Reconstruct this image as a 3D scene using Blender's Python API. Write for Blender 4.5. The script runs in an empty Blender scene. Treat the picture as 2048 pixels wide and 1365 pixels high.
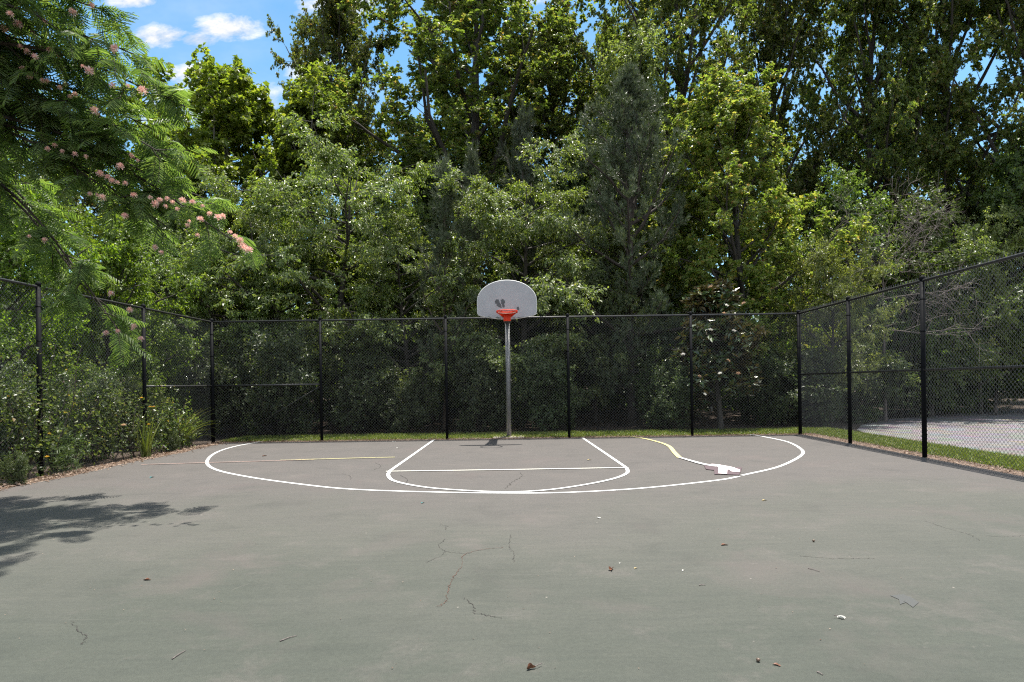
import bpy, math
import numpy as np
from mathutils import Matrix, Vector

# ------------------------------------------------------------------ camera model (2048 x 1365 photo pixels)
F, CX, CY, HC, ROLL = 1215.0, 1020.0, 768.0, 1.365, 0.0145
cr, sr = math.cos(ROLL), math.sin(ROLL)
def at(px, py, d):
    du, dv = px - CX, CY - py
    x = du * cr + dv * sr; z = -du * sr + dv * cr
    return np.array([x * d / F, d, HC + z * d / F])
def gp(px, py, z=0.0):
    du, dv = px - CX, CY - py
    x = du * cr + dv * sr; zz = -du * sr + dv * cr
    d = (HC - z) * F / (-zz)
    return np.array([x * d / F, d, z])

SC = bpy.context.scene
COL = SC.collection
SUN = np.array([0.127, 0.18, 1.0]); SUN /= np.linalg.norm(SUN)

# ------------------------------------------------------------------ numpy helpers
def norm(a): return a / np.maximum(np.linalg.norm(a, axis=-1, keepdims=True), 1e-9)
def RNG(s): return np.random.default_rng(s)

class Geo:
    def __init__(s): s.v = []; s.f = []; s.n = 0
    def add(s, V, Fc, mi=0, smooth=False):
        V = np.asarray(V, float).reshape(-1, 3); Fc = np.asarray(Fc, np.int64)
        if Fc.ndim == 1: Fc = Fc[None]
        s.v.append(V); s.f.append((Fc + s.n, mi, smooth)); s.n += len(V)
    def mesh(s, name, mats):
        V = np.concatenate(s.v); me = bpy.data.meshes.new(name)
        me.vertices.add(len(V)); me.vertices.foreach_set('co', V.astype(np.float32).ravel())
        loops = np.concatenate([f.ravel() for f, _, _ in s.f])
        sizes = np.concatenate([np.full(len(f), f.shape[1]) for f, _, _ in s.f])
        starts = np.concatenate([[0], np.cumsum(sizes)[:-1]])
        me.loops.add(len(loops)); me.loops.foreach_set('vertex_index', loops.astype(np.int32))
        me.polygons.add(len(sizes)); me.polygons.foreach_set('loop_start', starts.astype(np.int32))
        me.polygons.foreach_set('material_index', np.concatenate([np.full(len(f), m) for f, m, _ in s.f]).astype(np.int32))
        me.polygons.foreach_set('use_smooth', np.concatenate([np.full(len(f), sm) for f, _, sm in s.f]))
        for m in (mats if isinstance(mats, (list, tuple)) else [mats]): me.materials.append(m)
        me.update(calc_edges=True)
        return me
    def obj(s, name, mats, parent=None):
        return link(bpy.data.objects.new(name, s.mesh(name, mats)), parent)

def link(o, parent=None):
    COL.objects.link(o)
    if parent is not None: o.parent = parent
    return o
def tag(o, label=None, cat=None, group=None, kind=None):
    if label: o['label'] = label
    if cat: o['category'] = cat
    if group: o['group'] = group
    if kind: o['kind'] = kind
    return o
def thing(name, label, cat, loc=(0, 0, 0), group=None):
    o = bpy.data.objects.new(name, None); COL.objects.link(o); o.location = [float(c) for c in loc]
    o.empty_display_size = 0.2
    return tag(o, label, cat, group)

def frames(T):
    ref = np.where(np.abs(T[..., 2:3]) < .93, np.array([0., 0, 1]), np.array([1., 0, 0]))
    u = norm(np.cross(T, ref)); v = np.cross(T, u)
    return u, v
def tubes(g, P, R, S=5, mi=0, cap=False):
    """P (N,K,3) polylines, R (N,K) radii"""
    N, K, _ = P.shape
    T = np.empty_like(P); T[:, 1:-1] = P[:, 2:] - P[:, :-2]; T[:, 0] = P[:, 1] - P[:, 0]; T[:, -1] = P[:, -1] - P[:, -2]
    T = norm(T)
    u, v = frames(T)
    a = np.arange(S) * 2 * math.pi / S
    V = P[:, :, None] + R[:, :, None, None] * (np.cos(a)[:, None] * u[:, :, None] + np.sin(a)[:, None] * v[:, :, None])
    n, k, s = np.meshgrid(np.arange(N), np.arange(K - 1), np.arange(S), indexing='ij')
    b = n * K * S
    s2 = (s + 1) % S
    Q = np.stack([b + k * S + s, b + k * S + s2, b + (k + 1) * S + s2, b + (k + 1) * S + s], -1).reshape(-1, 4)
    if cap:
        base = g.n
        g.add(V, Q, mi, True)
        e = np.arange(S)
        caps = np.concatenate([[i * K * S + e[::-1], i * K * S + (K - 1) * S + e] for i in range(N)])
        g.f.append((caps + base, mi, False))
    else:
        g.add(V, Q, mi, True)
def tube(g, pts, r, S=10, mi=0, cap=True):
    P = np.array([pts], float); R = np.broadcast_to(np.array(r, float), (1, P.shape[1])) if np.ndim(r) == 0 else np.array([r], float)
    tubes(g, P, np.array(R), S, mi, cap)
def box(g, c, s, mi=0):
    c = np.array(c, float); s = np.array(s, float) / 2
    V = np.array([[x, y, z] for x in (-1, 1) for y in (-1, 1) for z in (-1, 1)]) * s + c
    g.add(V, [[0, 1, 3, 2], [4, 6, 7, 5], [0, 4, 5, 1], [2, 3, 7, 6], [0, 2, 6, 4], [1, 5, 7, 3]], mi)
def prism(g, poly, y0, y1, mi=0, mi_side=None):
    """outline in XZ extruded along Y"""
    p = np.array(poly, float); n = len(p)
    A = np.stack([p[:, 0], np.full(n, y0), p[:, 1]], 1); B = np.stack([p[:, 0], np.full(n, y1), p[:, 1]], 1)
    base = g.n
    g.add(np.concatenate([A, B]), np.arange(n)[None], mi)
    g.f.append((np.arange(n)[::-1][None] + n + base, mi, False))
    i = np.arange(n); j = (i + 1) % n
    g.f.append((np.stack([j, i, i + n, j + n], 1) + base, mi if mi_side is None else mi_side, False))
def catmull(pts, m=8):
    p = np.array(pts, float); p = np.concatenate([[2 * p[0] - p[1]], p, [2 * p[-1] - p[-2]]]); out = []
    for i in range(1, len(p) - 2):
        for t in np.arange(m) / m:
            a, b, c, d = p[i - 1:i + 3]
            out.append(.5 * (2 * b + (c - a) * t + (2 * a - 5 * b + 4 * c - d) * t * t + (3 * b - a - 3 * c + d) * t ** 3))
    out.append(p[-2]); return np.array(out)

# ------------------------------------------------------------------ materials
class NT:
    def __init__(s, tree): s.t = tree; s.n = tree.nodes; s.l = tree.links
    def __call__(s, kind, **kw):
        nd = s.n.new(kind)
        for k, v in kw.items():
            if k in nd.bl_rna.properties: setattr(nd, k, v)
        return nd
    def ln(s, a, b): s.l.new(a, b)
    def math(s, op, a, b=None, c=None, clamp=False):
        m = s.n.new('ShaderNodeMath'); m.operation = op; m.use_clamp = clamp
        for i, x in enumerate((a, b, c)):
            if x is None: continue
            if isinstance(x, (int, float)): m.inputs[i].default_value = x
            else: s.l.new(x, m.inputs[i])
        return m.outputs[0]
    def mix(s, f, a, b, blend='MIX'):
        m = s.n.new('ShaderNodeMix'); m.data_type = 'RGBA'; m.blend_type = blend
        for sock, x in ((m.inputs[0], f), (m.inputs[6], a), (m.inputs[7], b)):
            if isinstance(x, (int, float)): sock.default_value = x
            elif isinstance(x, (tuple, list)): sock.default_value = tuple(x) + ((1,) if len(x) == 3 else ())
            else: s.l.new(x, sock)
        return m.outputs[2]
    def noise(s, vec, scale, detail=4, rough=.55, dist=0.):
        n = s.n.new('ShaderNodeTexNoise'); n.inputs['Scale'].default_value = scale; n.inputs['Detail'].default_value = detail
        n.inputs['Roughness'].default_value = rough; n.inputs['Distortion'].default_value = dist
        if vec is not None: s.l.new(vec, n.inputs['Vector'])
        return n.outputs[0]
    def remap(s, x, a, b, c=0., d=1.):
        m = s.n.new('ShaderNodeMapRange'); s.l.new(x, m.inputs[0])
        for i, q in enumerate((a, b, c, d)): m.inputs[i + 1].default_value = q
        return m.outputs[0]
    def ramp(s, x, stops, interp='LINEAR'):
        r = s.n.new('ShaderNodeValToRGB'); r.color_ramp.interpolation = interp; e = r.color_ramp.elements
        while len(e) < len(stops): e.new(0.5)
        for el, (p, c) in zip(e, stops): el.position = p; el.color = tuple(c) + (1,)
        s.l.new(x, r.inputs[0]); return r.outputs[0]

def newmat(name):
    m = bpy.data.materials.new(name); m.use_nodes = True
    t = NT(m.node_tree); t.n.clear()
    out = t('ShaderNodeOutputMaterial'); bs = t('ShaderNodeBsdfPrincipled'); t.ln(bs.outputs[0], out.inputs[0])
    return m, t, bs, out
def mapped(t, scale=(1, 1, 1), coord='Object'):
    tc = t('ShaderNodeTexCoord'); mp = t('ShaderNodeMapping'); mp.inputs['Scale'].default_value = scale
    t.ln(tc.outputs[coord], mp.inputs[0]); return mp.outputs[0]
def bump(t, bs, h, strength=.3, dist=.01):
    b = t('ShaderNodeBump'); b.inputs['Strength'].default_value = strength; b.inputs['Distance'].default_value = dist
    t.ln(h, b.inputs['Height']); t.ln(b.outputs[0], bs.inputs['Normal'])

def leafmat(name, stops, rough=.42, trans=.3, tint=(1.8, 1.9, .8), spec=.5, back=None):
    """per-leaf colour from the mesh island, thin translucent blade"""
    m, t, bs, out = newmat(name)
    geo = t('ShaderNodeNewGeometry'); oi = t('ShaderNodeObjectInfo')
    c = t.ramp(geo.outputs['Random Per Island'], stops)
    if back: c = t.mix(geo.outputs['Backfacing'], c, back)
    hsv = t('ShaderNodeHueSaturation'); t.ln(c, hsv.inputs['Color'])
    t.ln(t.remap(oi.outputs['Random'], 0, 1, .82, 1.18), hsv.inputs['Value'])
    t.ln(t.remap(oi.outputs['Random'], 0, 1, .49, .51), hsv.inputs['Hue'])
    c = hsv.outputs[0]
    t.ln(c, bs.inputs['Base Color']); bs.inputs['Roughness'].default_value = rough
    bs.inputs['Specular IOR Level'].default_value = spec
    tr = t('ShaderNodeBsdfTranslucent'); t.ln(t.mix(1., c, tint, 'MULTIPLY'), tr.inputs[0])
    mx = t('ShaderNodeMixShader'); mx.inputs[0].default_value = trans
    t.ln(bs.outputs[0], mx.inputs[1]); t.ln(tr.outputs[0], mx.inputs[2]); t.ln(mx.outputs[0], out.inputs[0])
    return m

def barkmat(name, c1, c2, scale=9):
    m, t, bs, out = newmat(name)
    v = mapped(t, (scale, scale, scale * .18))
    n = t.noise(v, 3, 5, .65)
    t.ln(t.ramp(n, [(.3, c1), (.7, c2)]), bs.inputs['Base Color']); bs.inputs['Roughness'].default_value = .9
    bump(t, bs, n, .7, .03)
    return m

def plain(name, col, rough=.5, metal=0., var=.12, vscale=30, spec=.5, bmp=0.):
    m, t, bs, out = newmat(name)
    n = t.noise(mapped(t), vscale, 4, .6)
    t.ln(t.mix(t.remap(n, .3, .7), tuple(c * (1 - var) for c in col), tuple(min(1, c * (1 + var)) for c in col)), bs.inputs['Base Color'])
    t.ln(t.remap(n, .3, .7, rough * .85, min(1, rough * 1.15)), bs.inputs['Roughness'])
    bs.inputs['Metallic'].default_value = metal; bs.inputs['Specular IOR Level'].default_value = spec
    if bmp: bump(t, bs, n, bmp, .005)
    return m

M = {}
# court: worn green acrylic over grey, streaky, with pale scuffs and fine grit
m, t, bs, out = newmat('worn_court_paint')
P0 = mapped(t)
big = t.noise(P0, .22, 5, .6, .4)
tc = t('ShaderNodeTexCoord'); sep = t('ShaderNodeSeparateXYZ'); t.ln(tc.outputs['Object'], sep.inputs[0])
base_tone = t.math('ADD', t.math('MULTIPLY', big, 1.15), t.remap(sep.outputs[1], 2.0, 9.5, -.40, .40))  # noise plus depth ramp: darker green near end, paler grey far end
base = t.ramp(base_tone, [(.28, (.090, .103, .090)), (.55, (.126, .131, .120)), (.85, (.144, .137, .136))])
streak = t.noise(mapped(t, (.9, 6, 1)), 2.2, 6, .7, .6)
base = t.mix(t.remap(streak, .35, .7), base, t.mix(1., base, (1.16, 1.14, 1.12), 'MULTIPLY'))
streak2 = t.noise(mapped(t, (.5, 9, 1)), 1.1, 5, .7, .3)
base = t.mix(t.remap(streak2, .55, .8, 0, .55), base, t.mix(1., base, (.80, .81, .82), 'MULTIPLY'))
mott = t.noise(P0, 1.3, 6, .68, .3)
base = t.mix(t.remap(mott, .54, .76, 0, .62), base, (.205, .185, .18))
base = t.mix(t.remap(mott, .46, .27, 0, .75), base, t.mix(1., base, (.76, .78, .78), 'MULTIPLY'))
grit = t.noise(P0, 240, 2, .7)
base = t.mix(1., base, t.ramp(grit, [(.25, (.60, .60, .60)), (.5, (1, 1, 1)), (.78, (1.5, 1.47, 1.44))]), 'MULTIPLY')
mid = t.noise(P0, 38, 3, .75)
base = t.mix(1., base, t.ramp(mid, [(.3, (.88, .88, .88)), (.7, (1.12, 1.12, 1.12))]), 'MULTIPLY')
sc1 = t('ShaderNodeMapping'); sc1.inputs['Rotation'].default_value = (0, 0, .9); sc1.inputs['Scale'].default_value = (.35, 26, 1); t.ln(tc.outputs['Object'], sc1.inputs[0])
sc2 = t('ShaderNodeMapping'); sc2.inputs['Rotation'].default_value = (0, 0, -.35); sc2.inputs['Scale'].default_value = (.25, 20, 1); t.ln(tc.outputs['Object'], sc2.inputs[0])
base = t.mix(t.remap(t.noise(sc1.outputs[0], 1.6, 3, .6), .68, .76, 0, .35), base, (.21, .205, .19))
base = t.mix(t.remap(t.noise(sc2.outputs[0], 1.4, 3, .6), .66, .76, 0, .4), base, (.075, .08, .074))
pk = t.noise(P0, .75, 5, .6, .5)
base = t.mix(t.remap(pk, .55, .72, 0, .5), base, (.178, .150, .150))
blot = t.noise(P0, 3.1, 5, .75, .5)
base = t.mix(t.remap(blot, .66, .74, 0, .6), base, (.27, .255, .24))
# scattered pale flecks
vo = t('ShaderNodeTexVoronoi'); vo.inputs['Scale'].default_value = 4.; t.ln(P0, vo.inputs['Vector'])
fl = t.remap(vo.outputs['Distance'], .034, .018)
pick = t.math('GREATER_THAN', t.noise(P0, 1.9, 3), .5)
base = t.mix(t.math('MULTIPLY', fl, pick), base, (.40, .37, .34))
base = t.mix(1., base, (.515, .50, .472), 'MULTIPLY')
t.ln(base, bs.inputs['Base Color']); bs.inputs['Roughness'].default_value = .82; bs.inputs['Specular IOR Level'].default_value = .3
bump(t, bs, grit, .35, .004)
M['court'] = m

def paintmat(name, col, wearc=.55):
    m, t, bs, out = newmat(name)
    P_ = mapped(t)
    n = t.noise(P_, 14, 6, .75); n2 = t.noise(P_, 120, 3, .7)
    c = t.mix(t.remap(n, wearc, wearc + .12), col, (.105, .10, .095))
    c = t.mix(t.remap(n2, .45, .75, 0, .35), c, tuple(x * .62 for x in col))
    t.ln(c, bs.inputs['Base Color']); bs.inputs['Roughness'].default_value = .7
    return m
M['white_line'] = paintmat('white_line_paint', (.58, .58, .565), .60)
M['cream_line'] = paintmat('cream_line_paint', (.70, .68, .60), .60)
M['yellow_line'] = paintmat('faded_yellow_paint', (.50, .46, .20), .56)
M['pink_line'] = paintmat('faded_red_paint', (.30, .20, .17), .50)
M['pale_patch'] = paintmat('pale_pink_paint', (.62, .52, .52), .64)
M['maroon'] = paintmat('maroon_paint', (.075, .048, .055), .64)
M['crack'] = plain('crack_gap', (.028, .025, .022), .95, var=.4)
M['crack_rust'] = plain('crack_with_debris', (.07, .036, .025), .95, var=.5, vscale=60)
M['stain'] = plain('dark_scuff', (.054, .056, .053), .9)

m, t, bs, out = newmat('leaf_litter_soil')
P0 = mapped(t); n = t.noise(P0, 6, 6, .7); n2 = t.noise(P0, .5, 3)
c = t.ramp(n, [(.25, (.020, .014, .010)), (.5, (.045, .03, .02)), (.72, (.08, .055, .038))])
t.ln(c, bs.inputs['Base Color']); bs.inputs['Roughness'].default_value = .95; bump(t, bs, n, .8, .05)
M['soil'] = m
m, t, bs, out = newmat('lawn_turf')
n = t.noise(mapped(t), 18, 5, .7)
t.ln(t.ramp(n, [(.3, (.06, .075, .02)), (.6, (.08, .12, .03)), (.8, (.16, .14, .06))]), bs.inputs['Base Color']); bs.inputs['Roughness'].default_value = .95
bump(t, bs, n, .8, .03); M['turf'] = m
m, t, bs, out = newmat('mulch_edge')
n = t.noise(mapped(t), 30, 5, .7)
t.ln(t.ramp(n, [(.28, (.05, .035, .025)), (.5, (.14, .095, .07)), (.75, (.27, .20, .16))]), bs.inputs['Base Color']); bs.inputs['Roughness'].default_value = .95
bump(t, bs, n, 1., .03); M['mulch'] = m
# old paving beyond the right fence: stone setts
m, t, bs, out = newmat('stone_paving')
P0 = mapped(t); vo = t('ShaderNodeTexVoronoi'); vo.feature = 'DISTANCE_TO_EDGE'; vo.inputs['Scale'].default_value = 2.6; t.ln(P0, vo.inputs['Vector'])
vc = t('ShaderNodeTexVoronoi'); vc.inputs['Scale'].default_value = 2.6; t.ln(P0, vc.inputs['Vector'])
n = t.noise(P0, 5, 5, .7); nb = t.noise(P0, .5, 4, .6)
c = t.mix(t.remap(n, .3, .7), (.105, .095, .097), (.165, .15, .152))
c = t.mix(.22, c, vc.outputs['Color'], 'SOFT_LIGHT')
c = t.mix(t.remap(vo.outputs['Distance'], .07, .02, 0, .6), c, (.09, .08, .075))
c = t.mix(t.remap(nb, .55, .75, 0, .5), c, (.10, .095, .09))
t.ln(c, bs.inputs['Base Color']); bs.inputs['Roughness'].default_value = .9; bump(t, bs, n, .4, .02); M['paving'] = m

M['black'] = plain('black_coated_steel', (.005, .0055, .007), .7, var=.3, spec=.1)
M['rail'] = plain('weathered_black_rail', (.03, .03, .03), .42, var=.4, spec=.4)
M['wire'] = plain('black_vinyl_wire', (.034, .035, .038), .40, var=.3, vscale=90, spec=1.0)
m, t, bs, out = newmat('galvanised_steel')
P0 = mapped(t); n = t.noise(P0, 40, 4, .65); n2 = t.noise(mapped(t, (9, 9, 1.2)), 1.6, 4)
c = t.mix(t.remap(n, .3, .7), (.16, .165, .17), (.28, .28, .285)); c = t.mix(t.remap(n2, .55, .75, 0, .5), c, (.20, .17, .14))
t.ln(c, bs.inputs['Base Color']); bs.inputs['Metallic'].default_value = .45; bs.inputs['Roughness'].default_value = .55; M['galv'] = m
m, t, bs, out = newmat('scuffed_white_backboard')
P0 = mapped(t); n = t.noise(P0, 5, 5, .65); n2 = t.noise(P0, 34, 4, .7); n3 = t.noise(mapped(t, (14, 14, 1.5)), 1.3, 4)
c = t.mix(t.remap(n, .3, .7), (.32, .32, .33), (.375, .375, .385)); c = t.mix(t.remap(n2, .6, .85, 0, .18), c, (.27, .27, .28))
c = t.mix(t.remap(n3, .58, .75, 0, .25), c, (.28, .27, .26))
t.ln(c, bs.inputs['Base Color']); bs.inputs['Roughness'].default_value = .5; M['board'] = m
M['board_edge'] = plain('board_edge_white', (.75, .75, .73), .5)
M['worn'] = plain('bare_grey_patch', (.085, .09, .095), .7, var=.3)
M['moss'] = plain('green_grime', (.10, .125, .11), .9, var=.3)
M['rim'] = plain('red_rim_paint', (.68, .045, .010), .5, var=.15, spec=.25)
M['rim_worn'] = plain('worn_rim_metal', (.42, .22, .16), .5, var=.3)
M['concrete'] = plain('concrete_pad', (.33, .29, .26), .9, var=.2, bmp=.4)

G = lambda *c: c
M['poplar'] = leafmat('poplar_leaves', [(0, G(.062, .088, .022)), (.45, G(.105, .142, .034)), (.82, G(.155, .182, .046)), (.96, G(.19, .17, .05)), (1, G(.19, .115, .05))], 0.42, 0.5)
M['plane'] = leafmat('plane_tree_leaves', [(0, G(.09, .145, .02)), (.5, G(.155, .225, .032)), (1, G(.24, .28, .05))], 0.42, 0.52, (1.8, 1.85, .8))
M['cherry'] = leafmat('cherry_leaves', [(0, G(.072, .110, .028)), (.5, G(.135, .188, .045)), (.9, G(.19, .235, .07)), (1, G(.24, .24, .075))], .40, .48, (1.8, 1.85, .8), spec=.85)
M['cherry_pale'] = leafmat('pale_cherry_leaves', [(0, G(.10, .13, .035)), (.5, G(.165, .20, .06)), (1, G(.22, .235, .09))], 0.38, 0.5, spec=.6)
M['maple'] = leafmat('maple_leaves', [(0, G(.09, .135, .026)), (.4, G(.15, .195, .045)), (.8, G(.215, .235, .065)), (.97, G(.26, .22, .075)), (1, G(.27, .14, .075))], 0.42, 0.52, (1.8, 1.85, .8))
M['broad'] = leafmat('broad_leaves', [(0, G(.065, .115, .012)), (.5, G(.11, .18, .02)), (1, G(.17, .235, .035))], 0.4, 0.5, (1.8, 1.85, .8))
M['darkbroad'] = leafmat('dark_leaves', [(0, G(.05, .078, .02)), (.6, G(.085, .125, .032)), (1, G(.14, .17, .055))], 0.42, 0.45)
M['shrub'] = leafmat('shrub_leaves', [(0, G(.035, .058, .02)), (.6, G(.07, .10, .036)), (1, G(.14, .16, .07))], 0.38, 0.45, spec=.6)
M['pine'] = leafmat('pine_needles', [(0, G(.035, .055, .026)), (.6, G(.07, .095, .046)), (1, G(.14, .145, .09))], .4, .15, (1.5, 1.6, .8))
M['magnolia'] = leafmat('magnolia_leaves', [(0, G(.02, .045, .014)), (.55, G(.045, .08, .02)), (.85, G(.10, .12, .025)), (1, G(.18, .12, .03))], .28, .12, spec=.7, back=(.07, .055, .026))
M['mimosa'] = leafmat('silk_tree_fronds', [(0, G(.06, .098, .032)), (.6, G(.105, .155, .045)), (1, G(.16, .205, .07))], 0.44, 0.5, (1.8, 1.85, .8))
M['ivy'] = leafmat('ivy_leaves', [(0, G(.04, .065, .022)), (.6, G(.085, .115, .04)), (.95, G(.15, .17, .065)), (1, G(.24, .17, .05))], 0.38, 0.45, spec=.6)
M['weed'] = leafmat('weed_leaves', [(0, G(.05, .09, .03)), (1, G(.12, .17, .07))], .45, .3)
M['grass'] = leafmat('grass_blades', [(0, G(.085, .125, .02)), (.6, G(.155, .20, .035)), (.9, G(.24, .25, .06)), (1, G(.30, .25, .11))], .5, .35, (1.3, 1.4, .5))
M['flower'] = leafmat('pink_silk_flowers', [(0, G(.78, .42, .34)), (.4, G(.80, .52, .46)), (.8, G(.82, .68, .60)), (1, G(.72, .28, .26))], .6, .35, (1.1, 1.0, .95))
M['petal'] = leafmat('white_petals', [(0, G(.75, .74, .70)), (1, G(.82, .80, .76))], .5, .2, (1, 1, .95))
M['petal_old'] = leafmat('tan_petals', [(0, G(.50, .34, .22)), (1, G(.62, .46, .32))], .6, .2, (1, 1, .95))
M['yflower'] = leafmat('yellow_petals', [(0, G(.62, .40, .05)), (1, G(.70, .48, .10))], .6, .25, (1, 1, .6))
M['deadleaf'] = leafmat('dead_leaves', [(0, G(.10, .06, .04)), (.5, G(.18, .12, .08)), (1, G(.36, .27, .20))], .7, .15, (1.2, 1, .7))
M['deadleaf_dark'] = leafmat('shaded_dead_leaves', [(0, G(.05, .03, .018)), (1, G(.13, .08, .05))], .8, .1, (1.2, 1, .7))  # darker copy of the dead leaves, wood floor shade put into the colour
M['bark'] = barkmat('grey_brown_bark', (.02, .017, .014), (.075, .065, .055))
M['bark_pale'] = barkmat('pale_bark', (.06, .055, .045), (.16, .15, .13))
M['bark_pine'] = barkmat('pine_bark', (.035, .025, .02), (.10, .075, .058))
M['bark_dead'] = barkmat('bare_grey_wood', (.08, .065, .06), (.24, .20, .185), 20)
M['bark_dark'] = barkmat('dark_twigs', (.02, .016, .013), (.07, .055, .045))

# ------------------------------------------------------------------ plant growth (vectorised)
def sample(P, idx, t):
    K = P.shape[1]; x = np.clip(t, 0, .9999) * (K - 1); i = x.astype(int); f = (x - i)[:, None]
    a = P[idx, i]; b = P[idx, i + 1]
    return a * (1 - f) + b * f, norm(b - a)
def perp(T, az):
    u, v = frames(T); return np.cos(az)[:, None] * u + np.sin(az)[:, None] * v
def curve(pos, d, L, K, lift, wob, rng):
    pts = [pos]; d = norm(d)
    for k in range(K - 1):
        d = norm(d + np.array([0, 0, 1.]) * lift / (K - 1) + rng.normal(0, wob, d.shape))
        pos = pos + d * (L / (K - 1))[:, None]; pts.append(pos)
    return np.stack(pts, 1)
def sprout(P, n, t0, t1, Lf, ang, K, lift, wob, rng, flat=0., az_spread=None):
    N = len(P); idx = np.repeat(np.arange(N), n)
    t = t0 + (t1 - t0) * ((np.tile(np.arange(n), N) + rng.random(N * n)) / n)
    pos, T = sample(P, idx, t)
    az = np.tile(np.arange(n), N) * 2.399 + rng.random(N * n) * 1.2 + np.repeat(rng.random(N) * 6.28, n)
    a = ang(t) if callable(ang) else np.full(N * n, ang); a = a + rng.normal(0, .15, N * n)
    d = T * np.cos(a)[:, None] + perp(T, az) * np.sin(a)[:, None]
    if flat: d[:, 2] *= (1 - flat); d = norm(d)
    L = (Lf(idx, t) if callable(Lf) else np.full(N * n, Lf)) * (.7 + .6 * rng.random(N * n))
    return curve(pos, d, L, K, lift, wob, rng), idx, t, L

def blades(g, p, d, nrm, L, W, fold=.18, mi=0, shape='leaf'):
    """folded leaves: base p, direction d, up nrm"""
    s = norm(np.cross(d, nrm)); n = norm(np.cross(s, d)); N = len(p)
    L = L[:, None]; W = W[:, None]
    if shape == 'leaf':
        tip = p + d * L - n * L * .06
        r = p + d * L * .42 + s * W * .5 + n * W * fold; l = p + d * L * .42 - s * W * .5 + n * W * fold
        V = np.stack([p, r, tip, l], 1); k = 4; T = [[0, 1, 2], [0, 2, 3]]
    elif shape == 'lobed':   # maple-like: three pointed lobes
        tip = p + d * L - n * L * .10
        r = p + d * L * .55 + s * W * .56 - n * W * .06; l = p + d * L * .55 - s * W * .56 - n * W * .06
        ri = p + d * L * .62 + s * W * .17 + n * W * fold; li = p + d * L * .62 - s * W * .17 + n * W * fold
        rb = p + d * L * .10 + s * W * .30; lb = p + d * L * .10 - s * W * .30
        V = np.stack([p, rb, r, ri, tip, li, l, lb], 1); k = 8
        T = [[0, 1, 2], [0, 2, 3], [0, 3, 4], [0, 4, 5], [0, 5, 6], [0, 6, 7]]
    else:                    # oblong strip
        r1 = p + d * L * .15 + s * W * .5 + n * W * fold; l1 = p + d * L * .15 - s * W * .5 + n * W * fold
        q = p + d * L * .8 - n * L * .08
        r2 = q + s * W * .38 + n * W * fold; l2 = q - s * W * .38 + n * W * fold
        tip = p + d * L - n * L * .15; V = np.stack([p, r1, r2, tip, l2, l1], 1); k = 6
        T = [[0, 1, 2], [0, 2, 3], [0, 3, 4], [0, 4, 5]]
    Fc = (np.arange(N)[:, None, None] * k + np.array(T)[None]).reshape(-1, 3)
    g.add(V, Fc, mi)
def leaves(g, tw, n, size, asp, rng, t0=.1, spread=.9, droop=.25, up=1.1, shape='leaf', mi=0, jit=.03, tang=.55, outw=.9):
    N = len(tw); idx = np.repeat(np.arange(N), n); t = t0 + (1 - t0) * rng.random(N * n)
    p, T = sample(tw, idx, t)
    d = norm(T * tang + perp(T, rng.random(N * n) * 6.283) * spread + np.array([0, 0, -droop]) + rng.normal(0, .2, p.shape))
    rad = np.concatenate([p[:, :2], np.zeros((len(p), 1))], 1)          # blades turn to the light: up and outward
    rad = rad / np.maximum(np.linalg.norm(rad, axis=1, keepdims=True), .4)
    nr = norm(np.array([0, 0, up * .9]) + rad * outw + rng.normal(0, .58, p.shape))
    L = size * (.6 + .65 * rng.random(N * n))
    p = p + rng.normal(0, jit, p.shape)
    blades(g, p, d, nr, L, L * asp * (.8 + .4 * rng.random(N * n)), mi=mi, shape=shape)
def needles(g, tw, n, size, rng, t0=.35, w=.006):
    N = len(tw); idx = np.repeat(np.arange(N), n); t = t0 + (1 - t0) * rng.random(N * n) ** .8
    p, T = sample(tw, idx, t)
    d = norm(T * .85 + perp(T, rng.random(N * n) * 6.283) * .75 + np.array([0, 0, .1]))
    s = perp(d, rng.random(N * n) * 6.283) * w * .5
    L = (size * (.7 + .5 * rng.random(N * n)))[:, None]
    V = np.stack([p - s, p + s, p + d * L], 1)
    g.add(V, np.arange(N * n * 3).reshape(-1, 3))

def taper(P, r0, r1):
    K = P.shape[1]; f = np.linspace(0, 1, K)[None]
    return np.asarray(r0)[:, None] * (1 - f) + np.asarray(r1)[:, None] * f

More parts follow.
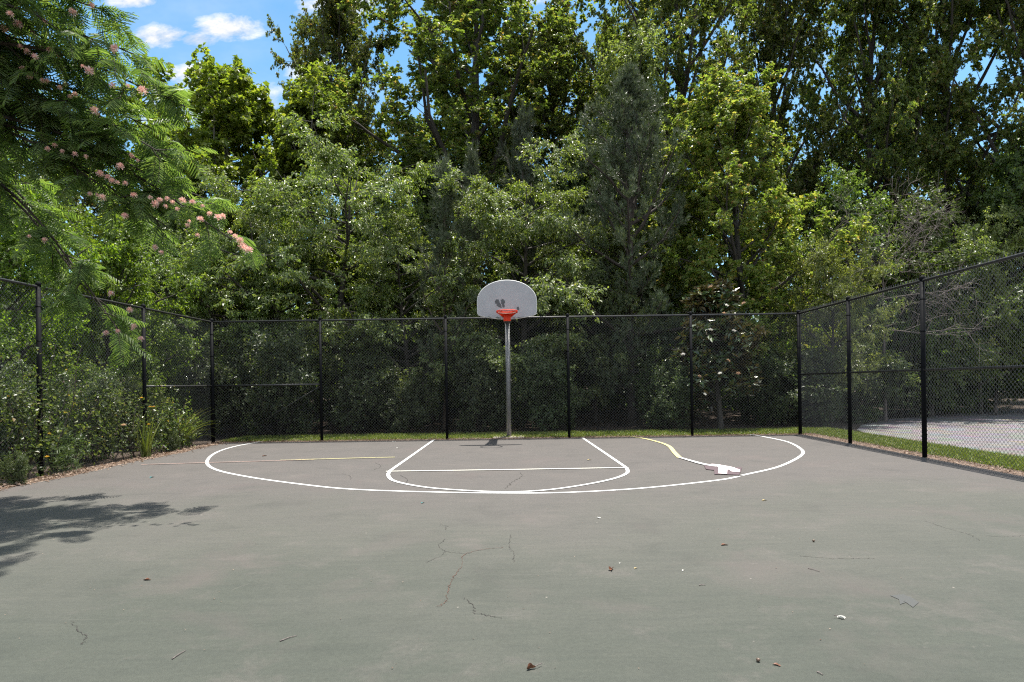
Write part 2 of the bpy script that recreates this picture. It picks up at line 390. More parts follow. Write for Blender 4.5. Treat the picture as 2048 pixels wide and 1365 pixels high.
def woody(seed, H, R, cb=.2, env=((0, .5), (.35, 1), (.7, .75), (1, .15)), n1=30, n2=9, n3=7, nl=16, r0=.2, a1=1.0, a1top=.5,
          lift1=.3, lift2=.1, wob=.09, l2=.42, l3=.45, flat=0., leaf=.12, asp=.7, droop=.3, shape='leaf', up=1.1, spread=.9,
          stems=1, stem_spread=.0, needle=False, lmat='poplar', bmat='bark', K1=6, trunk_wob=.035, nlw=.006, l3lift=-.15, jit=.03, tang=.55, c0=.12, c2=.18):
    rng = RNG(seed)
    d0 = norm(np.stack([rng.normal(0, 1, stems) * stem_spread, rng.normal(0, 1, stems) * stem_spread, np.ones(stems)], 1))
    b = np.zeros((stems, 3)); b[:, :2] = rng.normal(0, .05 + .25 * stem_spread, (stems, 2)) if stems > 1 else 0
    ST = curve(b, d0, np.full(stems, H * 1.0) * (.85 + .15 * rng.random(stems) if stems > 1 else 1.), 10, .25 if stems > 1 else .1, trunk_wob, rng)
    ex = np.array([e[0] for e in env]); ey = np.array([e[1] for e in env])
    tt = lambda t: np.clip((t - cb) / (1 - cb), 0, 1)
    L1, i1, t1, l1 = sprout(ST, n1, cb, .985, lambda i, t: R * np.interp(tt(t), ex, ey), lambda t: a1 + (a1top - a1) * tt(t), K1, lift1, wob, rng)
    L2, i2, t2, l2_ = sprout(L1, n2, c2, 1., lambda i, t: np.maximum(l1[i] * l2 * (1.1 - .6 * t), l3 * .7), .85, 4, lift2, wob, rng, flat)
    L3, i3, t3, l3_ = sprout(L2, n3, c0, 1., l3, .8, 3, l3lift, wob, rng, flat * .5)
    gt = Geo()
    rr = r0 * (.7 if stems > 1 else 1)
    prof = np.array([1.25, 1., .93, .86, .78, .68, .56, .42, .26, .08]) * rr
    tubes(gt, ST, np.tile(prof, (stems, 1)), 9)
    tr = np.interp(t1, np.linspace(0, 1, 10), prof)
    rb = np.minimum(.012 + .018 * l1, tr * .7); tubes(gt, L1, taper(L1, rb, rb * .2 + .003), 5)
    gc = Geo()
    r2 = np.minimum(.004 + .007 * l2_, .5 * rb[i2]); tubes(gt, L2, taper(L2, r2, r2 * .3 + .001), 3)
    tw = np.concatenate([L3, L2[:, 1:]]) if L2.shape[1] - 1 == L3.shape[1] else L3
    tubes(gt, L3[:, ::2], np.tile([.0035, .0015] if nl else [.005, .003], (len(L3), 1)), 3)
    if nl:
        if needle: needles(gc, tw, nl, leaf, rng, w=nlw)
        else: leaves(gc, tw, nl, leaf, asp, rng, droop=droop, shape=shape, up=up, spread=spread, jit=jit, tang=tang)
    mt = gt.mesh('trunk', M[bmat]); mc = gc.mesh('crown', M[lmat]) if nl else None
    q = np.concatenate((gc if nl else gt).v); rad = np.percentile(np.hypot(q[:, 0], q[:, 1]), 96)
    return dict(trunk=mt, crown=mc, H=float(np.percentile(q[:, 2], 99.8)), R=float(rad))

PROTO = {}
def proto(key, **kw): PROTO[key] = woody(**kw)
def plant(key, name, label, cat, px, d, top, wide=1., rot=0., group=None, base=-.02, crown_name='crown', trunk_name='trunk'):
    """stand a plant at distance d under photo column px, its top reaching photo row top"""
    p = PROTO[key]; X = (px - CX) * d / F
    zt = at(px, top, d)[2]; s = (zt - base) / p['H']
    if wide > 5: wide = wide * d / F / p['R'] / s          # half width given in photo pixels
    r = thing(name, label, cat, (X, d, base), group)
    r.rotation_euler = (0, 0, rot); r.scale = (s * wide, s * wide, s)
    link(bpy.data.objects.new(trunk_name, p['trunk']), r)
    if p['crown']: link(bpy.data.objects.new(crown_name, p['crown']), r)
    return r

pop_env = ((0, .35), (.2, .8), (.45, 1), (.75, .62), (1, .12))
proto('poplar_a', seed=11, H=21, R=7.6, cb=.14, env=pop_env, n1=40, n2=8, n3=9, nl=23, r0=.28, a1=1.15, a1top=.45, lift1=.35, lift2=.25, wob=.13, leaf=.155, asp=1.0, shape='lobed', lmat='poplar', l3=.75, l2=.36, c0=.35, c2=.25)
proto('poplar_b', seed=12, H=21, R=7.0, cb=.18, env=pop_env, n1=40, n2=8, n3=9, nl=23, r0=.26, a1=1.1, a1top=.45, lift1=.45, lift2=.25, wob=.13, leaf=.155, asp=1.0, shape='lobed', lmat='poplar', l3=.75, l2=.36, c0=.35, c2=.25)
proto('plane', seed=21, H=11, R=4.3, cb=.18, n1=26, n2=7, n3=8, nl=15, r0=.15, a1=1.1, a1top=.5, lift1=.5, wob=.12, leaf=.17, asp=1.0, shape='lobed', lmat='plane', bmat='bark_pale', l3=.5, droop=.35, c0=.3, c2=.25)
che_env = ((0, .95), (.2, 1), (.5, .95), (.8, .8), (1, .45))
proto('cherry_a', seed=31, H=7.5, R=3.3, cb=.10, env=che_env, n1=32, n2=9, n3=9, nl=22, r0=.12, a1=1.25, a1top=1.05, lift1=-.05, lift2=-.3, leaf=.10, asp=.46, lmat='cherry', l3=.42, droop=.5, flat=.85, l3lift=-.3, spread=.75, up=1.15, wob=.10, c0=.2, c2=.25)
proto('cherry_b', seed=32, H=7.5, R=3.1, cb=.10, env=che_env, n1=32, n2=9, n3=9, nl=22, r0=.11, a1=1.25, a1top=1.05, lift1=-.05, lift2=-.3, leaf=.10, asp=.46, lmat='cherry', l3=.42, droop=.5, flat=.85, l3lift=-.3, spread=.75, up=1.15, wob=.10, c0=.2, c2=.25)
proto('cherry_pale', seed=33, H=5.2, R=2.6, cb=.15, env=che_env, n1=24, n2=9, n3=7, nl=18, r0=.08, a1=1.2, a1top=.6, lift1=.0, lift2=-.2, leaf=.095, asp=.45, lmat='cherry_pale', l3=.38, droop=.55, flat=.6, l3lift=-.3, spread=.75, up=1.2)
proto('linden', seed=22, H=14, R=3.6, cb=.25, env=((0, .6), (.4, 1), (.8, .7), (1, .3)), n1=34, n2=9, n3=7, nl=17, r0=.16, a1=1.0, a1top=.4, lift1=.5, leaf=.12, asp=.6, lmat='cherry_pale', l3=.5, droop=.35)
proto('maple', seed=41, H=10, R=3.5, cb=.08, env=((0, .75), (.3, 1), (.65, .9), (.88, .75), (1, .45)), n1=36, n2=8, n3=8, nl=17, r0=.13, a1=1.1, a1top=.4, lift1=.45, lift2=.2, wob=.11, leaf=.125, asp=.95, shape='lobed', lmat='maple', l3=.38, droop=.5, c0=.3, c2=.25)
proto('broad', seed=51, H=6.5, R=3.3, cb=.08, env=che_env, n1=28, n2=8, n3=8, nl=18, r0=.1, a1=1.15, a1top=.5, lift1=.2, leaf=.12, asp=.62, lmat='broad', l3=.42, droop=.5, flat=.6, l3lift=-.2, wob=.11, c0=.25, c2=.25)
proto('dark', seed=52, H=9, R=4.0, cb=.06, env=che_env, n1=28, n2=8, n3=7, nl=17, r0=.14, a1=1.15, a1top=.5, lift1=.2, leaf=.15, asp=.7, lmat='darkbroad', l3=.55, droop=.4, flat=.4, wob=.11, c0=.25, c2=.25)
proto('shrub_a', seed=61, H=2.4, R=1.0, cb=.04, env=((0, .7), (.5, 1), (1, .5)), stems=6, stem_spread=.42, n1=8, n2=6, n3=5, nl=13, r0=.028, a1=1.1, a1top=.6, lift1=.2, leaf=.085, asp=.5, lmat='shrub', l3=.28, droop=.35, flat=.3, l2=.5)
proto('shrub_b', seed=62, H=2.4, R=1.2, cb=.10, env=((0, .7), (.5, 1), (1, .5)), stems=4, stem_spread=.4, n1=10, n2=6, n3=5, nl=11, r0=.03, a1=1.2, a1top=.7, lift1=.05, leaf=.09, asp=.5, lmat='shrub', l3=.3, droop=.45, flat=.5, l2=.5)
pin_env = ((0, .75), (.2, 1), (.5, .85), (.8, .45), (1, .08))
proto('pine', seed=71, H=10.8, R=3.4, cb=.08, env=pin_env, n1=60, n2=8, n3=6, nl=40, r0=.15, a1=1.45, a1top=.75, lift1=.4, lift2=.5, wob=.12, leaf=.15, needle=True, lmat='pine', bmat='bark_dark', l3=.30, l2=.32, l3lift=.5, nlw=.015, c0=.25)
proto('young_pine', seed=72, H=6, R=1.7, cb=.12, env=pin_env, n1=26, n2=6, n3=4, nl=34, r0=.07, a1=1.15, a1top=.45, lift1=.8, lift2=.6, leaf=.17, needle=True, lmat='pine', bmat='bark_pine', l3=.28, l2=.34, l3lift=.5, nlw=.011)
proto('magnolia', seed=81, H=4.1, R=1.15, cb=.17, env=((0, .8), (.4, 1), (.8, .6), (1, .25)), n1=26, n2=6, n3=4, nl=14, r0=.07, a1=1.1, a1top=.4, lift1=.6, leaf=.19, asp=.42, lmat='magnolia', l3=.22, droop=.0, up=.8, spread=1.)
proto('bare', seed=91, H=5.6, R=3.4, cb=.5, env=((0, .8), (.5, 1), (1, .5)), n1=18, n2=9, n3=6, nl=0, r0=.05, a1=1.4, a1top=.9, lift1=.1, lift2=.05, wob=.17, bmat='bark_dead', l3=.5, l2=.45)

# ---- tall wood behind
TG = 'tall poplars behind the court'
plant('poplar_a', 'poplar_tree', 'tall dark poplar with several spires rising above the middle of the tree line', 'tree', 930, 28, -110, 280, .4, TG)
plant('poplar_b', 'poplar_tree', 'narrow ragged poplar spire standing against the clouds, just right of the blue sky gap', 'tree', 695, 29, -45, 125, 2.2, TG)
plant('poplar_b', 'poplar_tree', 'olive green poplar with rounded top above the small grey pine', 'tree', 1105, 28, 60, 160, 4.0, TG)
plant('poplar_b', 'poplar_tree', 'distant poplar with a short pointed top in the sky gap right of centre', 'tree', 1235, 34, 45, 70, 1.1, TG)
plant('poplar_a', 'poplar_tree', 'tall poplar whose dark trunk shows behind the big pine and the yellow maple', 'tree', 1390, 26, -200, 215, 3.1, TG)
plant('poplar_b', 'poplar_tree', 'tall poplar directly behind the yellow green maple', 'tree', 1555, 29, -220, 150, 5.2, TG)
plant('poplar_a', 'poplar_tree', 'tall poplar with blue sky gaps on both sides, right of the maple', 'tree', 1735, 27, -150, 150, .9, TG)
plant('poplar_b', 'poplar_tree', 'leaning tall poplar rising above the bare branches on the right', 'tree', 1895, 26, -200, 165, 2.7, TG)
plant('poplar_a', 'poplar_tree', 'tall dark poplar at the far right of the tree line', 'tree', 2075, 24, -150, 190, 4.6, TG)
plant('plane', 'plane_tree', 'bright green lobed-leaf plane tree below the clouds', 'tree', 480, 25, 146, 205, .3, 'plane trees on the left')
plant('plane', 'plane_tree', 'yellow green plane tree right of the brighter one, in front of the poplar spire', 'tree', 640, 26, 176, 165, 2.0, 'plane trees on the left')
plant('plane', 'plane_tree', 'plane tree half hidden behind the pink flowering silk tree', 'tree', 330, 26, 225, 120, 4.1, 'plane trees on the left')
plant('linden', 'linden_tree', 'pale fluffy tree top showing behind the crown of the big pine', 'tree', 1290, 23.5, 84, 120, 1.0)
plant('dark', 'forest_tree', 'dark leafy tree under the poplars, right of the maple', 'tree', 1700, 22, 330, 150, .5, 'dark trees at the wood edge')
plant('dark', 'forest_tree', 'dark leafy tree behind the bare grey branches', 'tree', 1860, 21.5, 390, 150, 2.5, 'dark trees at the wood edge')
plant('dark', 'forest_tree', 'dark leafy tree at the right end of the wood edge', 'tree', 2080, 22.8, 230, 170, 3.9, 'dark trees at the wood edge')
plant('dark', 'forest_tree', 'dark tree filling the gap between the two middle cherries, under the poplar', 'tree', 860, 24.5, 290, 150, 1.9, 'dark trees at the wood edge')
plant('dark', 'forest_tree', 'dark tree behind the small grey pine', 'tree', 1130, 25, 290, 150, 5.0, 'dark trees at the wood edge')
plant('dark', 'forest_tree', 'dark tree behind the plane trees, above the left fence corner', 'tree', 400, 24, 330, 150, 3.0, 'dark trees at the wood edge')
# ---- middle row
CG = 'cherry trees along the back fence'
plant('cherry_a', 'cherry_tree', 'wide glossy cherry with drooping sprays left of the young pine', 'tree', 665, 20.4, 308, 250, .6, CG)
plant('cherry_b', 'cherry_tree', 'glossy cherry with arching sprays directly behind the backboard', 'tree', 1045, 20.6, 345, 215, 2.4, CG)
plant('cherry_b', 'cherry_tree', 'cherry bending over the left corner post of the back fence', 'tree', 430, 19.0, 460, 170, 4.4, CG)
plant('cherry_a', 'cherry_tree', 'lower cherry leaning over the back fence between the two left middle posts', 'tree', 820, 19.6, 440, 170, 3.3, CG)
plant('cherry_b', 'cherry_tree', 'cherry in front of the plane trees, between the left corner post and the wide cherry', 'tree', 545, 20.8, 385, 165, 1.5, CG)
plant('cherry_a', 'cherry_tree', 'shaded cherry between the backboard and the big pine', 'tree', 1190, 20.8, 430, 140, 5.1, CG)
plant('cherry_pale', 'cherry_tree', 'pale cherry spray spreading past the right fence corner', 'tree', 1660, 18.4, 450, 120, .2, CG)
plant('pine', 'pine_tree', 'big grey green pine right of the backboard', 'tree', 1262, 19.4, 140, 145, .8, 'pines')
plant('young_pine', 'pine_tree', 'young pine with upright shoots left of the backboard', 'tree', 888, 18.8, 318, 62, 1.2, 'pines')
plant('young_pine', 'pine_tree', 'thin young pine tip above the cherries, left of centre', 'tree', 948, 20.5, 288, 45, 2.9, 'pines')
plant('young_pine', 'pine_tree', 'small grey pine top in front of the poplars', 'tree', 1062, 22.5, 212, 62, 4.2, 'pines')
plant('maple', 'maple_tree', 'yellow green maple with reddish tips near the right fence corner', 'tree', 1490, 20.2, 165, 172, 1.7)
plant('bare', 'bare_tree', 'leafless grey tree with tangled thin branches beyond the right fence', 'tree', 1770, 19.9, 375, 175, .4, 'bare trees')
plant('bare', 'bare_tree', 'leafless branches reaching across the right edge of the picture above the fence', 'tree', 1990, 23.4, 395, 180, 2.6, 'bare trees')
plant('cherry_pale', 'small_tree', 'small-leafed tree among the bare branches on the right', 'tree', 1960, 22.5, 420, 130, 3.6)
plant('cherry_pale', 'small_tree', 'thin light tree behind the post of the right fence', 'tree', 1840, 21.8, 450, 100, 1.1)
# ---- left, behind the side fence
LG = 'broad leaved trees behind the left fence'
def plant_at(key, name, label, cat, X, Y, H, wide=1., rot=0., group=None, base=-.02, tn='trunk', cn='crown'):
    p = PROTO[key]; s = H / p['H']; r = thing(name, label, cat, (X, Y, base), group)
    r.rotation_euler = (0, 0, rot); r.scale = (s * wide, s * wide, s)
    link(bpy.data.objects.new(tn, p['trunk']), r)
    if p['crown']: link(bpy.data.objects.new(cn, p['crown']), r)
    return r
plant_at('broad', 'leafy_tree', 'bright green broad leaved tree at the left edge, under the silk tree', 'tree', -10.2, 12.2, 5.7, .85, .4, LG)
plant_at('broad', 'leafy_tree', 'bright green broad leaved tree rising over the middle of the left fence', 'tree', -10.2, 15.4, 5.9, .8, 2.4, LG)
plant_at('dark', 'leafy_tree', 'dark tree in deep shade behind the left fence, under the pink flowers', 'tree', -13.6, 16.5, 9.0, .85, 1.4, LG)
plant_at('dark', 'leafy_tree', 'dark tree behind the bright leaves at the far left', 'tree', -13.0, 10.0, 7.0, .8, 3.4, LG)
plant_at('dark', 'leafy_tree', 'dark tree behind the left corner post', 'tree', -11.5, 20.5, 8.0, .8, 4.4, LG)

# ---- understory
SG = 'shrubs in the shade behind the back fence'
for i, (px, d, top, w, key, lab) in enumerate([
    (470, 18.0, 690, .95, 'shrub_b', 'shrub behind the mid rail panel beside the left corner post'),
    (560, 17.8, 650, .95, 'shrub_a', 'shrub behind the diagonal rod of the back fence'),
    (690, 18.2, 690, .9, 'shrub_b', 'shrub right of the second post of the back fence'),
    (800, 17.9, 735, .9, 'shrub_a', 'sunlit shrub low behind the back fence, left of the third post'),
    (960, 18.1, 670, .8, 'shrub_a', 'shrub in the shade left of the hoop pole'),
    (1090, 18.4, 690, .95, 'shrub_b', 'tall loose shrub right of the hoop pole'),
    (1120, 18.0, 760, .85, 'shrub_a', 'low shrub behind the fourth post of the back fence'),
    (1330, 17.9, 690, .8, 'shrub_a', 'shrub between the big pine trunk and the magnolia'),
    (1545, 18.7, 690, .75, 'shrub_b', 'dark shrub right of the magnolia'),
    (1640, 18.9, 720, .8, 'shrub_a', 'dark shrub behind the right corner post'),
]):
    plant(key, 'shrub', lab, 'shrub', px, d, top, w, i * 1.3, SG, crown_name='foliage', trunk_name='stems')
for i, (X, Y, H, w, key, lab) in enumerate([
    (11.0, 20.0, 2.6, 1.5, 'shrub_a', 'dark shrub at the far edge of the stone paving, behind the first right post'),
    (14.5, 22.6, 3.0, 1.5, 'shrub_b', 'dark shrub at the far edge of the stone paving, behind the nearest right post'),
    (18.0, 24.8, 3.2, 1.5, 'shrub_a', 'dark shrub beyond the paving near the right edge'),
    (9.3, 18.6, 2.6, 1.3, 'shrub_b', 'dark shrub just beyond the right fence corner'),
]):
    plant_at(key, 'shrub', lab, 'shrub', X, Y, H, w, i * 1.7, 'shrubs beyond the stone paving', tn='stems', cn='foliage')
LS = 'bushes at the foot of the left fence'
for i, (X, Y, H, w, key, lab) in enumerate([
    (-8.75, 10.6, 1.9, .7, 'shrub_a', 'bush pressed behind the left fence under the hanging silk tree branch'),
    (-8.6, 12.3, 1.9, .8, 'shrub_a', 'bush behind the left fence at the middle post'),
    (-8.7, 13.9, 1.7, .8, 'shrub_b', 'bush behind the left fence beside the corner'),
    (-8.8, 9.0, 2.0, .7, 'shrub_b', 'bush behind the left fence at the left edge'),
    (-7.25, 8.9, .5, .7, 'shrub_a', 'low bush growing onto the court at the left edge'),
    (-7.4, 13.2, .5, .6, 'shrub_a', 'low bush in front of the left fence right of the grassy tuft'),
]):
    plant_at(key, 'bush', lab, 'bush', X, Y, H, w, i * 2.1, LS, tn='stems', cn='foliage')

# ---- extra depth of the wood: more trees and a far mass
BG = 'trees deep in the wood'
k = 0
for (X, Y, key, H, lab) in [(-24, 34, 'poplar_a', 15, 'tree deep in the wood behind the silk tree'), (-16, 36, 'dark', 9, 'low tree deep in the wood under the blue sky gap'),
        (-7, 37, 'dark', 12, 'tree deep in the wood behind the poplar spire'), (2, 36, 'dark', 13, 'tree deep in the wood behind the backboard'), (9, 37, 'poplar_b', 19, 'tall tree deep in the wood behind the big pine'),
        (16, 36, 'dark', 15, 'tree deep in the wood behind the maple'), (22, 35, 'poplar_a', 17, 'tall tree deep in the wood behind the bare branches'), (29, 33, 'dark', 15, 'tree deep in the wood at the right edge'), (-2, 33, 'poplar_b', 17, 'tall tree deep in the wood left of the backboard'), (5, 32, 'dark', 15, 'tree deep in the wood right of the backboard'),
        (21, 27, 'dark', 11, 'tree beyond the paving behind the right fence'), (26, 24, 'dark', 10, 'tree beyond the paving at the right edge')]:
    plant_at(key, 'forest_tree', lab, 'tree', X, Y, H, 1., k * 1.9, BG); k += 1
g = Geo(); rng = RNG(5)
n = 42000
X = rng.uniform(-75, 75, n); Y = rng.uniform(40, 56, n); top = 9 + 3 * np.sin(X * .21) + 2.5 * np.sin(X * .53 + 1)
p = np.stack([X, Y, .6 + rng.random(n) ** 1.25 * top], 1)
blades(g, p, norm(rng.normal(0, 1, (n, 3)) + [0, 0, -.4]), norm(rng.normal(0, .6, (n, 3)) + [0, 0, 1]), rng.uniform(.5, 1.1, n), rng.uniform(.4, .8, n))
n2 = 16000
X = rng.uniform(-26, 11, n2); Y = rng.uniform(23.5, 31, n2); hh = 2.2 + .9 * np.sin(X * .9) * np.sin(Y * .7 + 1)
gu = Geo(); p = np.stack([X, Y, .05 * (Y - 19) + rng.random(n2) * hh], 1)
blades(gu, p, norm(rng.normal(0, 1, (n2, 3)) + [0, 0, -.3]), norm(rng.normal(0, .6, (n2, 3)) + [0, 0, 1]), rng.uniform(.16, .36, n2), rng.uniform(.10, .22, n2))
tag(gu.obj('undergrowth', M['darkbroad']), 'dark undergrowth in the depth of the wood', 'undergrowth', None, 'stuff')
tag(g.obj('far_forest', M['darkbroad']), 'dark far-off wood closing the view behind the trees', 'forest', None, 'stuff')

# ------------------------------------------------------------------ ground, court, paving
def sheet(name, poly, z, mat, label=None, cat=None, thick=0.):
    g = Geo(); p = np.array(poly, float); n = len(p)
    V = np.concatenate([p, np.full((n, 1), z)], 1)
    if thick:
        W = V.copy(); W[:, 2] -= thick
        g.add(np.concatenate([V, W]), np.arange(n)[None])
        i = np.arange(n); j = (i + 1) % n
        g.f.append((np.stack([i, i + n, j + n, j], 1), 0, False))
    else: g.add(V, np.arange(n)[None])
    o = g.obj(name, mat); tag(o, label, cat, None, 'structure'); return o
D = 15.3
XL, XR = -7.56, 7.32
def right_x(y): return 7.32 + (y - D) * .042
rng = RNG(3)
# undulating ground sheet to the horizon
g = Geo()
gx = np.concatenate([np.linspace(-400, -40, 10), np.linspace(-36, 36, 49), np.linspace(40, 400, 10)])
gy = np.concatenate([np.linspace(-400, -40, 8), np.linspace(-36, 60, 65), np.linspace(70, 400, 10)])
XX, YY = np.meshgrid(gx, gy, indexing='ij')
ZZ = -.05 + .05 * np.clip(YY - 19, 0, 40) * (XX < 12) * np.clip(1, 0, 1)
ZZ += np.where((YY > 18.5), .06 * np.sin(XX * 1.7) * np.sin(YY * 1.3), 0)
ZZ += .10 * np.clip(-XX - 9, 0, 20)
a, b = XX.shape; i, j = np.meshgrid(np.arange(a - 1), np.arange(b - 1), indexing='ij')
g.add(np.stack([XX, YY, ZZ], -1), np.stack([i * b + j, (i + 1) * b + j, (i + 1) * b + j + 1, i * b + j + 1], -1).reshape(-1, 4), 0, True)
tag(g.obj('ground', M['soil']), 'brown leaf litter ground under the trees', 'ground', None, 'structure')

YE = 15.02
left_edge = [(-7.05 + .06 * math.sin(y * 2.1) + .04 * math.sin(y * 5.3 + 1), y) for y in np.linspace(YE, -14, 60)]
right_edge = [(right_x(y) - .04, y) for y in np.linspace(-14, YE, 12)]
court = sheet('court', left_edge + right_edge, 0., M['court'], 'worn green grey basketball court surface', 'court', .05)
def to_court(g, name, mat, label=None):
    o = g.obj(name, mat, court)
    if label: o['label'] = label
    return o
mulch = [(-7.6, YE), (-7.6, 15.9)] + [(x, 15.55 + .1 * math.sin(x * 3) + .05 * math.sin(x * 9)) for x in np.linspace(-7, 7.4, 50)] + [(7.75, 15.5)]
mulch += [(right_x(y) + .42 + .05 * math.sin(y * 5), y) for y in np.linspace(15, 2, 40)] + [(right_x(2) - .03, 2)] + [(right_x(YE) - .03, YE)]
sheet('path_edge', mulch, -.012, M['mulch'], 'reddish mulch strip along the court edge', 'mulch')
sheet('path_edge', left_edge[:50] + [(-7.9, left_edge[49][1]), (-7.9, YE)], -.012, M['mulch'], 'reddish litter strip along the left court edge', 'mulch')
lawn = [(-7.5, 15.4), (8.2, 15.4), (8.6, 17.2)] + [(x, 17.0 + .25 * math.sin(x * .9)) for x in np.linspace(8, -7.5, 40)]
sheet('lawn', lawn, -.02, M['turf'], 'strip of lawn behind the back fence', 'lawn')
def right_lawn(y): return right_x(y) + 1.45 + (.10 * math.sin(y * 1.3))
rl = [(right_x(y) + .2, y) for y in np.linspace(0, 15.4, 10)] + [(8.75, 17.2)] + [(right_lawn(y), y) for y in np.linspace(15.8, 0, 30)]
sheet('lawn', rl, -.016, M['turf'], 'strip of lawn between the right fence and the stone paving', 'lawn')
pav = [(right_lawn(y) - .05, y) for y in np.linspace(-6, 14.5, 30)] + [(9.4, 16.5), (10.5, 18.2), (13, 20.8), (17.5, 23.5), (24, 27), (32, 30), (42, 26), (42, -6)]
sheet('paving', pav, -.025, M['paving'], 'old grey stone paving beyond the right fence', 'paving')

# painted lines, each a strip on the court
def strip(g, pts, w, z, wend=None):
    P = np.array(pts)[:, :2]; T = np.gradient(P, axis=0); T /= np.linalg.norm(T, axis=1, keepdims=True)
    Nn = np.stack([-T[:, 1], T[:, 0]], 1)
    w = np.broadcast_to(w, len(P))[:, None] * .5
    A = P + Nn * w; B = P - Nn * w; n = len(P); zc = np.full((n, 1), z)
    V = np.concatenate([np.concatenate([A, zc], 1), np.concatenate([B, zc], 1)])
    i = np.arange(n - 1)
    g.add(V, np.stack([i, i + n, i + n + 1, i + 1], 1))
def ground_line(px, m=8): return catmull([gp(*q) for q in px], m)
tp = [(524, 883.5), (470, 893.5), (432, 906), (414, 924), (432, 940), (500, 955), (600, 969), (700, 979), (850, 984.5), (1012, 987), (1139, 985.5), (1286, 977), (1432, 961.6), (1478, 953.6)]
tp2 = [(1484, 951.5), (1559, 933.5), (1603, 911), (1601, 898), (1574, 884), (1530, 874.5), (1499, 869)]
g = Geo(); strip(g, ground_line(tp), .056, .004); strip(g, ground_line(tp2), .056, .004)
to_court(g, 'three_point_line', M['white_line'], 'white three point arc on the court')
g = Geo()
key = [(868, 880.5), (825, 911), (781, 942)]
kp = [gp(*q) for q in key]
arc = ground_line([(781, 942), (776.5, 952), (790, 963.5), (846, 975), (920, 981.5), (1012, 985), (1090, 981.5), (1164, 971.5), (1227, 958.5), (1254, 947), (1253.5, 937)])
strip(g, kp, .056, .0075); strip(g, arc, .056, .0075)
strip(g, [gp(1253.5, 937), gp(1210, 907), gp(1165, 876.5)], .056, .0075)
to_court(g, 'key_line', M['white_line'], 'white lane lines and free throw arc')
g = Geo(); strip(g, [gp(772, 944.2), gp(1000, 941), gp(1249, 936.8)], .05, .011)
to_court(g, 'free_throw_line', M['cream_line'], 'thin cream free throw line')
g = Geo(); strip(g, ground_line([(283, 930.5), (420, 926.5), (540, 923), (628, 920.5)]), .05, .011); to_court(g, 'painted_line', M['pink_line'], 'faded red line on the left')
g = Geo(); strip(g, ground_line([(560, 921.8), (640, 919.8), (720, 917.6), (790, 916)]), [.02] * 4 + [.045] * 21, .0145); to_court(g, 'painted_line', M['yellow_line'], 'faded yellow line left of the lane')
g = Geo(); yl = ground_line([(1262, 874), (1290, 878.5), (1318, 885.5), (1338, 893.5), (1348, 905), (1359, 916.5)]); strip(g, yl, np.linspace(.06, .09, len(yl)), .011); to_court(g, 'painted_line', M['yellow_line'], 'wandering yellow paint line')
g = Geo(); wl = ground_line([(1359, 916.5), (1385, 924), (1408, 930), (1440, 935), (1465, 938)]); strip(g, wl, np.linspace(.06, .13, len(wl)), .0145); to_court(g, 'painted_line', M['white_line'], 'wandering white paint line')
def patch(px, z):
    g = Geo(); V = np.array([gp(*q) for q in px]); V[:, 2] = z; g.add(V, np.arange(len(px))[None]); return g
to_court(patch([(1408, 932), (1436, 934.5), (1437, 950), (1429, 950.5), (1428, 942), (1412, 940)], .011), 'paint_patch', M['maroon'], 'dark maroon paint patch')
to_court(patch([(1437, 936), (1484, 936.5), (1481, 946), (1478, 951.5), (1437, 950)], .011), 'paint_patch', M['maroon'], 'dark maroon paint under the pale blotch')
to_court(patch([(1422, 930), (1440, 932), (1462, 936), (1480, 942), (1480, 947), (1462, 945.5), (1459, 942), (1455, 941.5), (1454, 950.5), (1436.5, 949.5), (1437, 937)], .018), 'paint_patch', M['pale_patch'], 'pale pink paint blotch')

# cracks
def jag(px, rs, amp=.012, m=9):
    P = catmull([gp(*q) for q in px], m); r = RNG(rs); P = P.copy()
    P[:, :2] += r.normal(0, amp, (len(P), 2)); return P
for i, (px, w, mt) in enumerate([
    ([(890, 1078), (878, 1094), (890, 1104), (870, 1118), (848, 1126)], .007, 'crack'),
    ([(1005, 1096), (965, 1100), (929, 1110), (922, 1134), (905, 1160), (896, 1182), (892, 1204), (876, 1214)], .010, 'crack_rust'),
    ([(1021, 1070), (1018, 1094), (1028, 1108), (1028, 1126)], .008, 'crack'),
    ([(926, 1194), (944, 1210), (951, 1226), (970, 1230), (1000, 1236)], .008, 'crack'),
    ([(142, 1244), (158, 1262), (172, 1274), (164, 1290)], .008, 'crack'),
    ([(1848, 1042), (1890, 1056), (1940, 1070), (1958, 1082)], .007, 'crack'),
    ([(1600, 1113), (1650, 1117), (1700, 1118), (1750, 1117)], .008, 'crack'),
    ([(1041, 946), (1044, 955), (1026, 964), (1010, 978)], .014, 'crack'),
    ([(752, 926), (762, 934), (748, 940)], .012, 'crack'), ([(686, 948), (700, 953), (702, 960)], .012, 'crack'),
    ([(1960, 1072), (2010, 1074), (2048, 1072)], .006, 'crack'), ([(800, 951), (815, 960), (812, 968)], .012, 'crack'),
    ([(890, 1104), (925, 1108), (940, 1107)], .006, 'crack'), ([(878, 1050), (893, 1053), (890, 1060)], .008, 'crack')]):
    g = Geo(); P = jag(px, i, amp=.007 if w < .0125 else .016); r = RNG(50 + i)
    strip(g, P, w * .5 * r.uniform(.2, 1.5, len(P)), .003); to_court(g, 'crack', M[mt])
g = Geo(); P = np.array([gp(*q) for q in [(1780, 1192), (1806, 1190), (1822, 1196), (1838, 1206), (1826, 1216), (1812, 1206), (1800, 1210), (1798, 1200)]]); P[:, 2] = .003
g.add(P, np.arange(len(P))[None]); to_court(g, 'stain', M['stain'], 'small dark scuff near the right')

